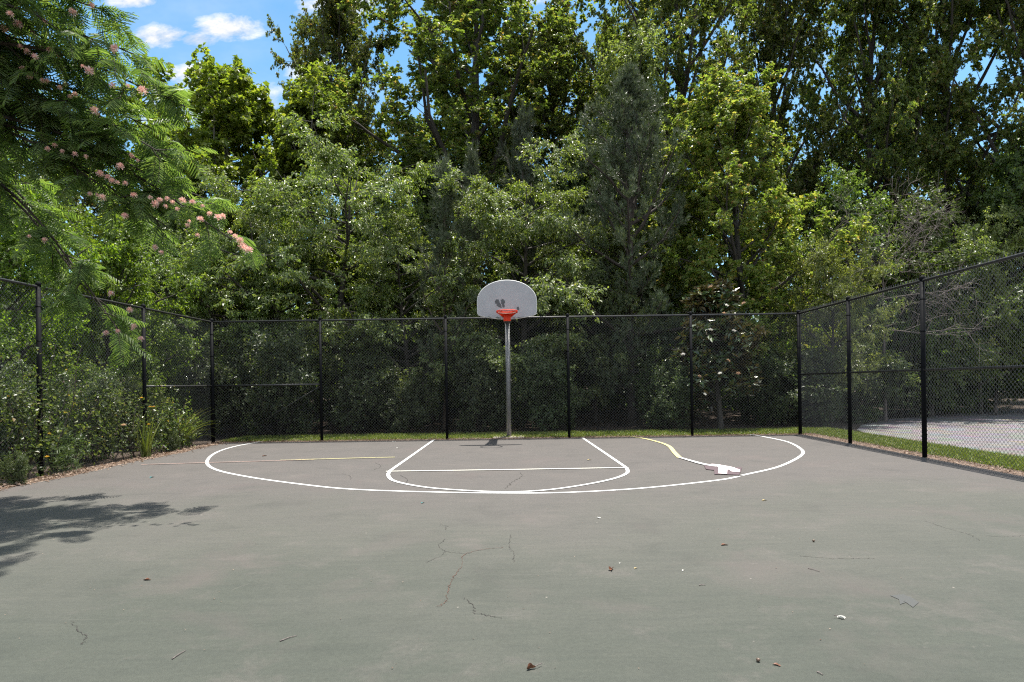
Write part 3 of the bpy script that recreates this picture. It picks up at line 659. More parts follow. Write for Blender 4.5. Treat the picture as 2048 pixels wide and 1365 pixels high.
# ------------------------------------------------------------------ chain link fences
FH = 3.06
def link_mesh(L, H, w=.036, z0=.03, r=.0029):
    """woven wires in the local XZ plane, zig-zagging upright; ends twisted above the rail"""
    nw = int(L / w); K = int((H - z0) / w) + 1
    k = np.arange(K)
    x = (np.arange(nw)[:, None] + ((k[None] + np.arange(nw)[:, None]) % 2)) * w
    z = z0 + np.broadcast_to(k * w, x.shape)
    y = np.where((k[None] + np.arange(nw)[:, None]) % 2 == 0, .0028, -.0028)
    P = np.stack([x, y, z], -1).astype(float)
    g = Geo(); tubes(g, P, np.full(P.shape[:2], r), 4)
    b0 = P[:, -1]; up = np.array([[0., 0, 1]])
    Q = np.stack([b0, b0 + [[.012, 0, .02]], b0 + [[.004, .004, .05]]], 1)
    tubes(g, Q, np.full(Q.shape[:2], r), 4)
    return g
def fence(A, B, posts, label, rails, mesh_side, post_r=.037):
    A = np.array(A, float); B = np.array(B, float); dv = B - A; L = np.linalg.norm(dv); ang = math.atan2(dv[1], dv[0])
    root = thing('chain_link_fence', label, 'fence', (A[0], A[1], 0)); root.rotation_euler = (0, 0, ang)
    g = link_mesh(L, FH); o = g.obj('wire_mesh', M['wire'], root); o.location = (0, mesh_side * .043, 0)
    for s, rr in posts:
        g = Geo(); K = 12
        tube(g, [(s, 0, -.1), (s, 0, FH - .02)], rr, 14)
        prof = [(FH - .025, rr * 1.12), (FH + .02, rr * 1.12), (FH + .045, rr * .85), (FH + .06, rr * .35)]
        tubes(g, np.array([[(s, 0, z) for z, _ in prof]], float), np.array([[q for _, q in prof]]), 14, 0, True)
        for z in (.35, .95, 1.55, 2.15, 2.7): tube(g, [(s, 0, z), (s, 0, z + .022)], rr * 1.10, 14)
        g.obj('post', M['black'], root)
    for (s0, s1, z, rr, nm) in rails:
        g = Geo(); tube(g, [(s0, 0, z), (s1, 0, z)], rr, 10); g.obj(nm, M['rail'], root)
    return root
pp = [(425, .045), (642, .034), (893, .034), (1137, .034), (1383, .034), (1599, .045)]
xs = [(px - CX) * D / F for px, _ in pp]
XL0, XR0 = xs[0], xs[-1]
back = fence((XL0, D), (XR0, D), [(x - XL0, r) for x, (_, r) in zip(xs, pp)],
             'long black chain link fence across the back of the court', [(0, xs[-1] - XL0, FH - .03, .022, 'top_rail'), (0, xs[1] - XL0, 1.42, .022, 'mid_rail')], 1)
g = Geo(); tube(g, [(.75, .0, .22), (xs[1] - XL0 - .05, .0, 1.36)], .008, 6); g.obj('brace_rod', M['rail'], back)
LA, LB = np.array([-7.62, 3.0]), np.array([XL0, D]); LL = np.linalg.norm(LB - LA)
lp = [LL - .0, LL - (D - 12.5), LL - (D - 9.75), LL - (D - 6.9), 1.0]
fence(LA, LB, [(s, .037) for s in lp[1:]], 'black chain link fence on the left half buried in vines',
      [(0, LL - .05, FH - .03, .022, 'top_rail'), (lp[1], LL - .05, 1.42, .022, 'mid_rail')], 1)
RA, RB = np.array([XR0, D]), np.array([right_x(3.0), 3.0]); RL = np.linalg.norm(RB - RA)
fence(RA, RB, [(D - 12.88, .038), (D - 10.42, .038), (D - 7.6, .038), (D - 4.8, .038)], 'black chain link fence receding along the right side of the court',
      [(.05, RL, FH - .03, .024, 'top_rail'), (.05, RL, 1.50, .022, 'mid_rail')], 1)

# ------------------------------------------------------------------ basketball hoop
BX, BY, BZ = -.045, 14.15, 3.325
hoop = thing('basketball_hoop', 'basketball hoop with grey white fan backboard and red rim on a galvanised pole', 'basketball hoop', (BX, D + .33, 0))
hx, hy = 0., BY - (D + .33)
g = Geo(); tube(g, [(0, 0, -.05), (0, 0, 3.0)], .06, 20); tube(g, [(0, 0, 3.0), (0, 0, 3.03)], [.064, .05], 20)
g.obj('pole', M['galv'], hoop)
g = Geo(); box(g, (0.0, 0, -.005), (.8, .5, .03)); g.obj('base_pad', M['concrete'], hoop)
g = Geo()
for sx in (-.09, .09):
    tube(g, [(sx * .3, .0, 2.93), (sx, hy + .045, 3.05)], .022, 8)
    tube(g, [(sx * .3, .0, 2.98), (sx, hy + .045, 3.46)], .020, 8); box(g, (sx, hy + .042, 3.26), (.05, .012, .50))
box(g, (0, .0, 2.96), (.16, .15, .10))
box(g, (0, hy / 2, 2.962), (.2, abs(hy) - .16, .035))
g.obj('arm', M['galv'], hoop)
bz = BZ
out_ = [(.686 * math.cos(a), -.03 + .482 * math.sin(a)) for a in np.linspace(0, math.pi, 49)]
out_ += [(-.686, -.29), (-.678, -.325), (-.655, -.352), (-.61, -.37), (-.42, -.41), (-.22, -.44), (0, -.452), (.22, -.44), (.42, -.41), (.61, -.37), (.655, -.352), (.678, -.325), (.686, -.29)]
g = Geo(); prism(g, [(x, bz + z) for x, z in out_], hy, hy + .035); bb = g.obj('backboard', M['board'], hoop)
g = Geo(); o2 = np.array(out_ + [out_[0]]); P = np.stack([o2[:, 0], np.full(len(o2), hy + .016), bz + o2[:, 1]], 1)
tubes(g, P[None], np.full((1, len(P)), .012), 6); rim_e = g.obj('board_rim', M['board_edge'], bb)
# bare patches where paint flaked: zoomed sketch units -> metres
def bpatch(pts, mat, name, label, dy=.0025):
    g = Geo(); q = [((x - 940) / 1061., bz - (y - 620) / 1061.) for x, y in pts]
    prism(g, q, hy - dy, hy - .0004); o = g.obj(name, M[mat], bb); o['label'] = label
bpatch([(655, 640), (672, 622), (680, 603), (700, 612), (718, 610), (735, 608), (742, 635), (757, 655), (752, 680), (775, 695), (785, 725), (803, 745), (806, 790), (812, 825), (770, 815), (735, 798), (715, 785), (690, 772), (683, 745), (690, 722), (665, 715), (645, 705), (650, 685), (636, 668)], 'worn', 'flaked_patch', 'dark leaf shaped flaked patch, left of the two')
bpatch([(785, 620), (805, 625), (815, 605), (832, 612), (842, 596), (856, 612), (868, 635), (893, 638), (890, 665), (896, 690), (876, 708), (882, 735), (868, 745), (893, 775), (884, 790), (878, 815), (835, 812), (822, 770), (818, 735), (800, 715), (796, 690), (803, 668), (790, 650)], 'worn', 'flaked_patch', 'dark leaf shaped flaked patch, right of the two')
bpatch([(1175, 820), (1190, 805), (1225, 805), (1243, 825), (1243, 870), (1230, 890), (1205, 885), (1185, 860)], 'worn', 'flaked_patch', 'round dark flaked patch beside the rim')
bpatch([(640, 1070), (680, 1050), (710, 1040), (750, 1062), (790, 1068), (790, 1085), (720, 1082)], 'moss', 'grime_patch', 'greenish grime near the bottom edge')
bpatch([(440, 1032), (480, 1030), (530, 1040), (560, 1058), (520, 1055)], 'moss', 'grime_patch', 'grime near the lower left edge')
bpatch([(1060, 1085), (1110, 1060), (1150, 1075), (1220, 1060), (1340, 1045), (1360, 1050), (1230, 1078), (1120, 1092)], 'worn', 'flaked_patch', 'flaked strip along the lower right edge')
# rim
rz, ry = 3.01, hy - .40
rim = None
g = Geo(); a = np.linspace(0, 2 * math.pi, 49)
R0 = .235
tubes(g, np.stack([R0 * np.cos(a), ry + R0 * np.sin(a), np.full(49, rz)], 1)[None], np.full((1, 49), .011), 8)
tubes(g, np.stack([(R0) * np.cos(a), ry + (R0) * np.sin(a), np.full(49, rz - .030)], 1)[None], np.full((1, 49), .010), 8)
for q in np.linspace(0, 2 * math.pi, 13)[:-1]:
    tube(g, [(R0 * math.cos(q), ry + R0 * math.sin(q), rz - .03), (R0 * math.cos(q), ry + R0 * math.sin(q), rz)], .006, 6)
for sx in (-1, 1):   # side braces from ring to plate
    V = np.array([(sx * R0 * .95, ry + .05, rz - .012), (sx * .085, hy - .02, rz - .02), (sx * .085, hy - .02, rz - .10), (sx * R0 * .95, ry + .05, rz - .03)])
    V2 = V + [sx * .006, 0, 0]
    g.add(np.concatenate([V, V2]), [[0, 1, 2, 3], [7, 6, 5, 4], [0, 4, 5, 1], [1, 5, 6, 2], [2, 6, 7, 3], [3, 7, 4, 0]])
rim = g.obj('rim', M['rim'], hoop)
g = Geo()
prism(g, [(-.09, rz - .005), (.09, rz - .005), (.088, rz - .05), (.082, rz - .185), (-.082, rz - .185), (-.088, rz - .05)], hy - .03, hy - .003)
box(g, (0, (ry + R0 + hy) / 2 - .01, rz - .018), (.16, abs(hy - ry - R0) - .01, .012))
for sx in (-.05, .05):
    for zz in (-.075, -.15): tube(g, [(sx, hy - .04, rz + zz), (sx, hy - .028, rz + zz)], .010, 8)
g.obj('mounting_bracket', M['rim'], rim)
g = Geo(); tubes(g, np.stack([.212 * np.cos(a), ry + .212 * np.sin(a), np.full(49, rz - .026)], 1)[None], np.full((1, 49), .006), 6)
g.obj('net_ring', M['rim_worn'], rim)

# ------------------------------------------------------------------ silk tree (mimosa) arching over the left fence
rng = RNG(77)
root0 = np.array([-9.0, 7.4, 0.])
silk = thing('silk_tree', 'silk tree with feathery fronds and pink flowers arching over the left fence', 'tree', (root0[0], root0[1], -.02))
def loc(p): return np.asarray(p) - root0
gt = Geo(); gf = Geo()
fork = root0 + np.array([.25, .0, 4.7])
tube(gt, loc(catmull([root0 + [0, 0, -.1], root0 + [.08, .02, 1.5], root0 + [.05, -.03, 3.1], fork], 5)), np.linspace(.13, .10, 16), 10)
tips = [  # (tip pixel x, y, depth, arch)
    (505, 492, 7.3, .9), (470, 440, 7.4, .8), (440, 400, 7.6, .9), (400, 330, 7.0, 1.0), (425, 225, 6.6, 1.0), (345, 175, 6.6, 1.0), (300, 110, 6.8, 1.), (290, 30, 7.2, .8), (230, -30, 7.0, .7),
    (130, -60, 6.6, .7), (60, -40, 7.6, .6), (20, 60, 6.4, .6), (120, 90, 6.9, .8), (200, 120, 7.4, .8), (60, 190, 6.8, .7), (180, 230, 6.9, .8), (270, 260, 7.2, .9), (320, 330, 7.5, .9),
    (300, 420, 7.4, .8), (380, 470, 7.6, .8), 
    (290, 690, 8.0, 1.5), (250, 640, 7.9, 1.4), (210, 590, 8.1, 1.2), (170, 40, 6.2, .8), (360, 270, 7.4, .9), (90, -130, 6.5, .8), (220, -110, 6.9, .8), (-60, 80, 6.6, .6), (-80, -60, 7.0, .6)]
ends = []
tips = [(px - (85 if py < 100 else 55 if py < 420 else 40), py - 15, d, ar) for px, py, d, ar in tips]
tips += [(300, -300, 6.2, .4), (390, -380, 6.3, .4), (190, -250, 5.8, .4), (90, -200, 5.6, .4), (240, -340, 5.6, .4), (150, -420, 5.2, .3), (330, -520, 5.6, .3)]
for i, (px, py, d, ar) in enumerate(tips):
    T = at(px, py, d); st = fork + rng.normal(0, .1, 3) * [1, 1, .3]
    mid1 = st + (T - st) * .35 + np.array([0, rng.normal(0, .25), .55 * ar]); mid2 = st + (T - st) * .7 + np.array([0, rng.normal(0, .2), .62 * ar])
    c = catmull([st, mid1, mid2, T], 5)
    ends.append(c); tube(gt, loc(c), np.linspace(.042, .006, len(c)), 6)
BR = np.stack(ends)                                    # (n,16,3)
S1, i1, t1, l1 = sprout(BR, 12, .36, 1., lambda i, t: .58 - .30 * t, .75, 5, -.2, .09, rng, .3)
tubes(gt, S1 - root0, taper(S1, np.full(len(S1), .009), np.full(len(S1), .003)), 4)
ST = np.concatenate([S1])
# fronds
nf = 6; idx = np.repeat(np.arange(len(ST)), nf); tt = .25 + .75 * rng.random(len(idx)); tt[::nf] = 1.
p, T = sample(ST, idx, tt)
d = norm(T * .6 + perp(T, rng.random(len(idx)) * 6.283) * .8 + [.12, 0, .0]); d[:, 2] = np.clip(d[:, 2], -.6, .35); d = norm(d)
FR = curve(p, d, rng.uniform(.26, .44, len(idx)), 5, -.75, .03, rng)
tubes(gt, FR - root0, taper(FR, np.full(len(FR), .0028), np.full(len(FR), .0012)), 3)
NP = 11
for side in (-1, 1):
    ii = np.repeat(np.arange(len(FR)), NP); tq = np.tile((np.arange(NP) + .9) / (NP + .2), len(FR))
    p, T = sample(FR, ii, tq)
    up = norm(np.array([0, 0, 1.]) + rng.normal(0, .25, (len(FR), 3)))[ii]
    s = norm(np.cross(T, up)) * side; nr = norm(np.cross(s * side, T))
    dd = norm(s + T * .45 + np.array([0, 0, -.25]) + rng.normal(0, .06, p.shape))
    L = .135 * np.sin(np.clip(tq * .85 + .18, 0, 1) * math.pi) ** .6 * rng.uniform(.85, 1.1, len(ii)) + .02
    blades(gf, p - root0, dd, nr, L, np.full(len(ii), .015), .16, shape='strip')
gt.obj('trunk', M['bark_dark'], silk); gf.obj('crown', M['mimosa'], silk)
# flower heads: tufts of fine threads
def puffs(seed, n):
    r = RNG(seed); g = Geo()
    for _ in range(n):
        c = np.zeros(3); m = 90
        d = norm(r.normal(0, 1, (m, 3)) + [0, 0, .9]); s = perp(d, r.random(m) * 6.28) * .003
        L = (.05 * r.uniform(.8, 1.15, m))[:, None]
        g.add(np.stack([c - s * .5, c + d * L + s, c + d * L - s], 1), np.arange(m * 3).reshape(-1, 3))
        V = c + np.array([[0, 0, -.012], [.007, 0, 0], [0, .007, 0], [-.007, 0, 0], [0, -.007, 0], [0, 0, .012]])
        g.add(V, [[0, 2, 1], [0, 3, 2], [0, 4, 3], [0, 1, 4], [5, 1, 2], [5, 2, 3], [5, 3, 4], [5, 4, 1]])
    return g.mesh('flower', M['flower'])
FM = [puffs(s, 1) for s in (1, 2, 3)]
fl = [(15, 75), (35, 45), (65, 68), (8, 55), (30, 150), (25, 82), (82, 90), (100, 97), (70, 145), (60, 150), (95, 160), (45, 135), (120, 172), (85, 158), (165, 130), (178, 138), (150, 186), (140, 190), (190, 218), (196, 225), (230, 92), (228, 95),
      (225, 168), (255, 168), (285, 178), (182, 8), (145, 22), (95, 295), (125, 300), (150, 306), (172, 310), (110, 288), (265, 310), (275, 318), (200, 345), (215, 352), (235, 362), (225, 360), (250, 364), (262, 306), (240, 330), (195, 388), (205, 392), (180, 385),
      (268, 388), (300, 392), (320, 398), (335, 395), (310, 405), (345, 402), (330, 410), (365, 398), (385, 402), (405, 410), (355, 415), (420, 425), (435, 432), (445, 430), (250, 430), (378, 440), (375, 448), (400, 436), (460, 462), (480, 478), (490, 494), (498, 498), (470, 470), (485, 490), (395, 468), (310, 492), (322, 502),
      (222, 585), (260, 617), (212, 664), (265, 655), (282, 675), (268, 650), (235, 660), (55, 100), (40, 90), (115, 110), (130, 165), (70, 110), (20, 25), (90, 40), (58, 470), (90, 478)]
for i, (px, py) in enumerate(fl):
    e = BR.reshape(-1, 3); z = e[:, 2] - HC; u = CX + (e[:, 0] * cr - z * sr) * F / e[:, 1]; v = CY - (e[:, 0] * sr + z * cr) * F / e[:, 1]
    j = np.argmin((u - px) ** 2 + (v - py) ** 2); d = e[j, 1] - .7 + rng.normal(0, .08)
    q = at(px, py, d)
    o = link(bpy.data.objects.new('flower', FM[i % 3]), silk); o.location = (q - root0).tolist(); o.rotation_euler = (rng.normal(0, .3), rng.normal(0, .3), rng.random() * 6)
    o.scale = [float(rng.uniform(.45, .95))] * 3

# magnolia (built with its flowers)
mag = plant('magnolia', 'magnolia_tree', 'dark glossy magnolia with white blooms and rusty leaf backs behind the back fence', 'tree', 1440, 16.9, 564, 78, .6)
def bloom(seed, r_=.075):
    r = RNG(seed); g = Geo(); n = 9; az = np.arange(n) * 2.4
    el = np.where(np.arange(n) < 4, 1.0, .45)
    d = np.stack([np.cos(az) * np.cos(el), np.sin(az) * np.cos(el), np.sin(el)], 1)
    up = norm(np.stack([-d[:, 0] * .5, -d[:, 1] * .5, np.ones(n)], 1))
    blades(g, np.zeros((n, 3)), d, up, np.full(n, r_ * 1.3), np.full(n, r_ * 1.0), .2, shape='lobed'); return g
bm1 = bloom(1).mesh('flower', M['petal']); bm2 = bloom(2).mesh('flower', M['petal_old'])
sm = mag.scale[0]; szz = mag.scale[2]; base = np.array(mag.location)
for (px, py, k_) in [(1467, 663, 0), (1421, 661, 0), (1441, 748, 0), (1408, 790, 0), (1366, 710, 0), (1398, 754, 1), (1422, 575, 1), (1452, 612, 0), (1448, 628, 1), (1488, 608, 1), (1455, 722, 1), (1476, 748, 1)]:
    q = at(px, py, 15.95) - base
    ca, sa = math.cos(-.6), math.sin(-.6)
    o = link(bpy.data.objects.new('flower', bm2 if k_ else bm1), mag)
    o.location = ((q[0] * ca - q[1] * sa) / sm, (q[0] * sa + q[1] * ca) / sm, q[2] / szz)
    o.rotation_euler = (.9 * math.cos(px), .5 * math.sin(px), px); o.scale = (.85 / sm,) * 3
    if k_: o['label'] = 'tan fading bloom'

# ------------------------------------------------------------------ vines on the left fence
def vine(seed, y0, y1, h, label, n=9, side=.04):
    lo, hi = (.015, .22) if side > 0 else (-.30, -.09)
    r = RNG(seed); root = thing('climbing_vine', label, 'vine', (-7.6, (y0 + y1) / 2, 0), 'vines on the left fence')
    b = np.stack([np.full(n, side) + r.normal(0, .03, n), np.linspace(y0, y1, n) - (y0 + y1) / 2 + r.normal(0, .1, n), np.zeros(n)], 1)
    d = np.stack([np.zeros(n), r.normal(0, .45, n), np.ones(n)], 1)
    S = curve(b, d, h * r.uniform(.7, 1.1, n), 9, .1, .14, r); S[:, :, 0] = np.clip(S[:, :, 0], lo, hi)
    A, *_ = sprout(S, 8, .08, 1., .55, 1.1, 5, -.25, .16, r); A[:, :, 0] = side + .06 * np.sign(side) * np.abs(r.normal(0, 1, A.shape[0]))[:, None] + (A[:, :, 0] - side) * .22
    B, *_ = sprout(A, 5, .1, 1., .22, .9, 3, -.2, .1, r); B[:, :, 0] = side + .04 * np.sign(side) + (B[:, :, 0] - side) * .5
    g = Geo(); tubes(g, S, taper(S, np.full(n, .010), np.full(n, .004)), 5); tubes(g, A, taper(A, np.full(len(A), .0035), np.full(len(A), .0015)), 3)
    g.obj('stems', M['bark_dark'], root)
    g = Geo(); leaves(g, np.concatenate([B]), 4, .062, .68, r, spread=.8, droop=.45, up=.5, shape='leaf'); leaves(g, A[:, :3], 3, .06, .68, r, spread=.8, droop=.45, up=.5)
    # outward lean toward the court: shift a little in +X
    g.obj('leaves', M['ivy'], root)
    return root
vine(1, 7.6, 9.4, 1.5, 'ivy mat climbing the left fence at the left edge of the picture', 8)
vine(2, 9.2, 10.3, 2.1, 'tall leafy vine around the first visible left fence post', 7)
vine(3, 10.2, 11.4, 1.5, 'vine spreading low on the left fence below the hanging silk tree branch', 7, -.13)
vine(4, 11.3, 12.9, 1.5, 'leafy vine wrapping the middle left fence post', 8)
vine(5, 12.9, 14.3, 1.0, 'short vine on the left fence near the corner', 7)

# weeds and grassy tufts at the fence foot
def tuft(name, label, cat, X, Y, h, n, w, seed, spread=.35, mat='grass', group=None):
    r = RNG(seed); o = thing(name, label, cat, (X, Y, -.01), group)
    b = np.zeros((n, 3)); b[:, :2] = r.normal(0, .05, (n, 2))
    az = r.random(n) * 6.283; d = np.stack([np.cos(az) * spread * r.random(n), np.sin(az) * spread * r.random(n), np.ones(n)], 1)
    P = curve(b, d, h * r.uniform(.6, 1.15, n), 7, -.55 * spread * 3, .04, r)
    T = norm(P[:, -1] - P[:, 0]); s = norm(np.cross(T, np.array([0, 0, 1.]) + r.normal(0, .2, T.shape)))[:, None] * (w * .5 * np.array([.7, 1, 1, .9, .7, .4, .05]))[None, :, None]
    V = np.concatenate([P + s, P - s], 1); i = np.arange(6); q = np.stack([i, i + 1, i + 8, i + 7], 1)
    g = Geo(); g.add(V, (np.arange(n)[:, None, None] * 14 + q[None]).reshape(-1, 4)); g.obj('blades', M[mat], o); return o
TG2 = 'grassy tufts at the left fence'
x_, y_, _ = gp(293, 915); tuft('grass_tuft', 'upright bright grass tuft at the foot of the middle left fence post', 'grass tuft', x_, y_, .85, 34, .022, 1, .3, group=TG2)
tuft('ornamental_grass', 'arching pale grass clump behind the left fence near the corner', 'grass clump', -7.75, 14.0, 1.15, 170, .012, 2, .75, group=TG2)
tuft('ornamental_grass', 'second arching grass clump right beside the left corner post', 'grass clump', -7.85, 14.7, .85, 120, .012, 3, .8, group=TG2)
def feathery(X, Y, h, seed, label, n=22):
    r = RNG(seed); o = thing('weed', label, 'weed', (X, Y, -.01))
    b = np.zeros((n, 3)); b[:, :2] = r.normal(0, .1, (n, 2)); d = np.concatenate([r.normal(0, .4, (n, 2)), np.ones((n, 1))], 1)
    S = curve(b, d, h * r.uniform(.6, 1.1, n), 7, -.1, .07, r)
    g = Geo(); tubes(g, S, taper(S, np.full(n, .004), np.full(n, .002)), 4); g.obj('stems', M['weed'], o)
    g = Geo(); leaves(g, S, 46, .12, .11, r, t0=.15, spread=.9, droop=.1, up=.8, jit=.008); g.obj('leaves', M['weed'], o)
x_, y_, _ = gp(125, 940); feathery(x_ - .05, y_, 1.0, 4, 'feathery narrow leaved weed at the foot of the left fence')
feathery(-7.35, 9.9, .7, 6, 'smaller feathery weed beside the larger one', 12)
# small garden flowers among the bushes
for (px, py, kind) in [(247, 852, 0), (283, 797, 1), (300, 815, 1), (48, 934, 1), (94, 915, 1), (297, 850, 1), (307, 815, 1)]:
    q = at(px, py, 1.0) ; sc_ = -7.28 / q[0]; q = at(px, py, sc_)
    g = bloom(px, .045 if kind == 0 else .03); o = thing('flower', {247: 'round peach flower low on the left fence', 283: 'yellow flower beside the middle left post, highest', 300: 'yellow flower right of the middle left post', 48: 'yellow flower in the low ivy at the left edge', 94: 'yellow flower beside the feathery weed', 297: 'yellow flower above the grassy tuft', 307: 'small yellow flower near the mid rail vine'}[px], 'flower', q, 'small flowers on the left bank')
    g.obj('petals', M['petal_old'] if kind == 0 else M['yflower'], o); g = Geo(); tube(g, [(0, 0, 0), (-.03, .0, -.12), (-.08, 0, -.22)], .003, 5); g.obj('stem', M['weed'], o)

# ------------------------------------------------------------------ grass and litter
def grass(name, X, Y, h, seed, label):
    r = RNG(seed); n = len(X); p = np.stack([X, Y, np.full(n, -.02)], 1)
    d = norm(np.concatenate([r.normal(0, .45, (n, 2)), np.ones((n, 1))], 1)); s = perp(d, r.random(n) * 6.28) * .0045
    L = (h * r.uniform(.5, 1.2, n))[:, None]; mid = p + d * L * .55; tip = p + d * L + np.array([1, 0, 0]) * r.normal(0, .3, (n, 1)) * L + np.array([0, 1, 0]) * r.normal(0, .3, (n, 1)) * L
    V = np.stack([p - s, p + s, mid + s * .8, tip, mid - s * .8], 1)
    g = Geo(); g.add(V, np.arange(n)[:, None] * 5 + np.arange(5)[None]); return tag(g.obj(name, M['grass']), label, 'grass', None, 'stuff')
r = RNG(8); n = 42000
X = r.uniform(-7.4, 8.1, n); Y = 15.42 + 1.6 * r.random(n) ** 1.3; kf = np.sin(X * 1.7) + np.sin(X * 4.1 + 2) + r.normal(0, 1, n) > -1.6 - (Y > 15.7)
grass('grass', X[kf], Y[kf], .075, 9, 'short lawn grass behind the back fence')
n = 36000
Y = r.uniform(5.0, 17, n); X = np.array([right_x(y) for y in Y]) + .34 + 1.15 * r.random(n)
grass('grass', X, Y, .075, 10, 'short lawn grass beyond the right fence')
# leaf litter along edges
r = RNG(12)
def litter(name, X, Y, Z, size, label, mat='deadleaf', asp=.6):
    n = len(X); g = Geo(); p = np.stack([X, Y, Z], 1)
    blades(g, p, norm(np.concatenate([r.normal(0, 1, (n, 2)), r.normal(0, .15, (n, 1))], 1)), norm(np.concatenate([r.normal(0, .25, (n, 2)), np.ones((n, 1))], 1)), size * r.uniform(.5, 1.3, n), size * asp * r.uniform(.5, 1.2, n), .2)
    return tag(g.obj(name, M[mat]), label, 'leaf litter', None, 'stuff')
n = 2600; Y = r.uniform(4, 15.2, n); X = -7.1 + r.normal(0, .13, n) - .1
litter('leaf_litter', X, Y, np.full(n, .012), .055, 'dead leaves gathered along the left court edge')
n = 2600; X = r.uniform(-7.4, 7.6, n); Y = 15.25 + r.normal(0, .14, n)
litter('leaf_litter', X, Y, np.full(n, .01), .045, 'dead leaves and mulch along the back fence')
n = 1800; Y = r.uniform(5, 15.3, n); X = np.array([right_x(y) for y in Y]) + .16 + r.normal(0, .12, n)
litter('leaf_litter', X, Y, np.full(n, .006), .045, 'dead leaves and mulch along the right fence')
n = 4000; X = r.uniform(-9, 9, n); Y = r.uniform(17.0, 22, n)
litter('leaf_litter', X, Y, -.03 + .05 * np.clip(Y - 19, 0, 9) + .02, .07, 'brown fallen leaves on the wood floor', 'deadleaf_dark')
n = 420; X = r.uniform(-6.8, 6.3, n); Y = 2.2 + 12 * r.random(n) ** 1.5
litter('litter', X, Y, np.full(n, .006), .013, 'tiny pale crumbs and seeds scattered over the court', 'deadleaf', .5)

# single leaves and twigs on the court
def dead_leaf(px, py, size, label, mats, rot=0., curl=.5, stem=.0, name='fallen_leaf', cat='fallen leaf', seed=0, tall=.35):
    size *= .8; c = gp(px, py); o = thing(name, label, cat, (c[0], c[1], .003), 'bits lying on the court')
    r = RNG(seed + int(px)); n = 12
    a = np.linspace(0, 2 * math.pi, n, endpoint=False); rr = size * .5 * (1 + .28 * np.cos(a * 3 + 1) + r.normal(0, .08, n)) * np.where(np.abs(np.cos(a)) > .6, 1.15, .8)
    x = rr * np.cos(a); y = rr * np.sin(a) * .72; z = size * tall * (np.abs(np.sin(a)) * curl + .15 * r.random(n))
    x2, y2 = x * .5, y * .5; z2 = size * tall * .25 * (.2 + np.abs(np.sin(a)) * curl * .5)
    V = np.concatenate([np.stack([x, y, z], 1), np.stack([x2, y2, z2], 1), [[0, 0, .002]]])
    i = np.arange(n); j = (i + 1) % n; g = Geo()
    g.add(V, np.stack([i, j, j + n, i + n], 1)); g.f.append((np.stack([i + n, j + n, np.full(n, 2 * n)], 1), 0, False))
    b = g.obj('blade', M[mats], o)
    if stem:
        g = Geo(); tube(g, [(size * .35, 0, .006), (size * .5 + stem * .5, .0, .012), (size * .5 + stem, .01, .010)], .0022, 5); g.obj('stalk', M['bark_dead'], o)
    o.rotation_euler = (0, 0, rot)
M['leaf_rust'] = plain('rust_brown_leaf', (.13, .05, .022), .6, var=.5, vscale=60)
M['leaf_tan'] = plain('tan_leaf', (.42, .33, .16), .7, var=.3, vscale=60)
M['leaf_white'] = plain('pale_leaf_underside', (.72, .70, .64), .7, var=.12, vscale=60)
M['leaf_teal'] = plain('teal_scrap', (.03, .16, .16), .6)
M['nut'] = plain('brown_nut', (.12, .08, .055), .5, var=.4, vscale=50)
dead_leaf(1061, 1339, .045, 'dark brown curled leaf with long stalk at the bottom of the picture', 'leaf_rust', .35, .9, .045, tall=.7)
dead_leaf(1222, 1141, .065, 'clump of curled rust brown leaf near the centre of the court', 'leaf_rust', 1.2, .9, .02, tall=.5)
dead_leaf(1271, 1138, .03, 'small rust leaf scrap right of the curled clump', 'leaf_tan', .4)
dead_leaf(1448, 1091, .06, 'flat dark brown leaf left of the long thin crack', 'leaf_rust', .1, .5)
dead_leaf(1683, 1238, .042, 'white curled leaf near the right side of the court', 'leaf_white', 2.6, .8, .02, tall=.5)
dead_leaf(1197, 1037, .045, 'white folded leaf below the three point line', 'leaf_white', 2.3, .6)
dead_leaf(1178, 921, .09, 'tan leaf inside the key', 'leaf_tan', .3, .5)
dead_leaf(528, 913, .10, 'dark red brown leaf inside the arc on the left', 'leaf_rust', .8, .6)
dead_leaf(294, 1161, .05, 'brown leaf left of the tree shadow on the court', 'leaf_rust', .2, .7)
dead_leaf(845, 1007, .05, 'small teal scrap below the arc', 'leaf_teal', 1.0, .5, name='scrap', cat='scrap')
dead_leaf(303, 956, .08, 'dark green fallen leaf near the left court edge', 'leaf_teal', 1.4, .6)
dead_leaf(1641, 1281, .012, 'tiny reddish leaf sliver at the lower right', 'leaf_rust', .5)
dead_leaf(1553, 1331, .035, 'dark slender leaf at the lower right bottom edge', 'leaf_rust', -.7, .4)
dead_leaf(1240, 1128, .022, 'pale scrap above the curled clump', 'leaf_white', .2)
dead_leaf(1366, 1142, .026, 'pale scrap right of the curled clump', 'leaf_white', .9)
dead_leaf(1528, 1002, .06, 'reddish scrap just below the right end of the arc', 'leaf_tan', .1)
dead_leaf(787, 884, .10, 'pale petal near the top left of the key', 'leaf_white', .1, .2)
dead_leaf(795, 897, .09, 'pale petal left of the key', 'leaf_white', .6, .2)
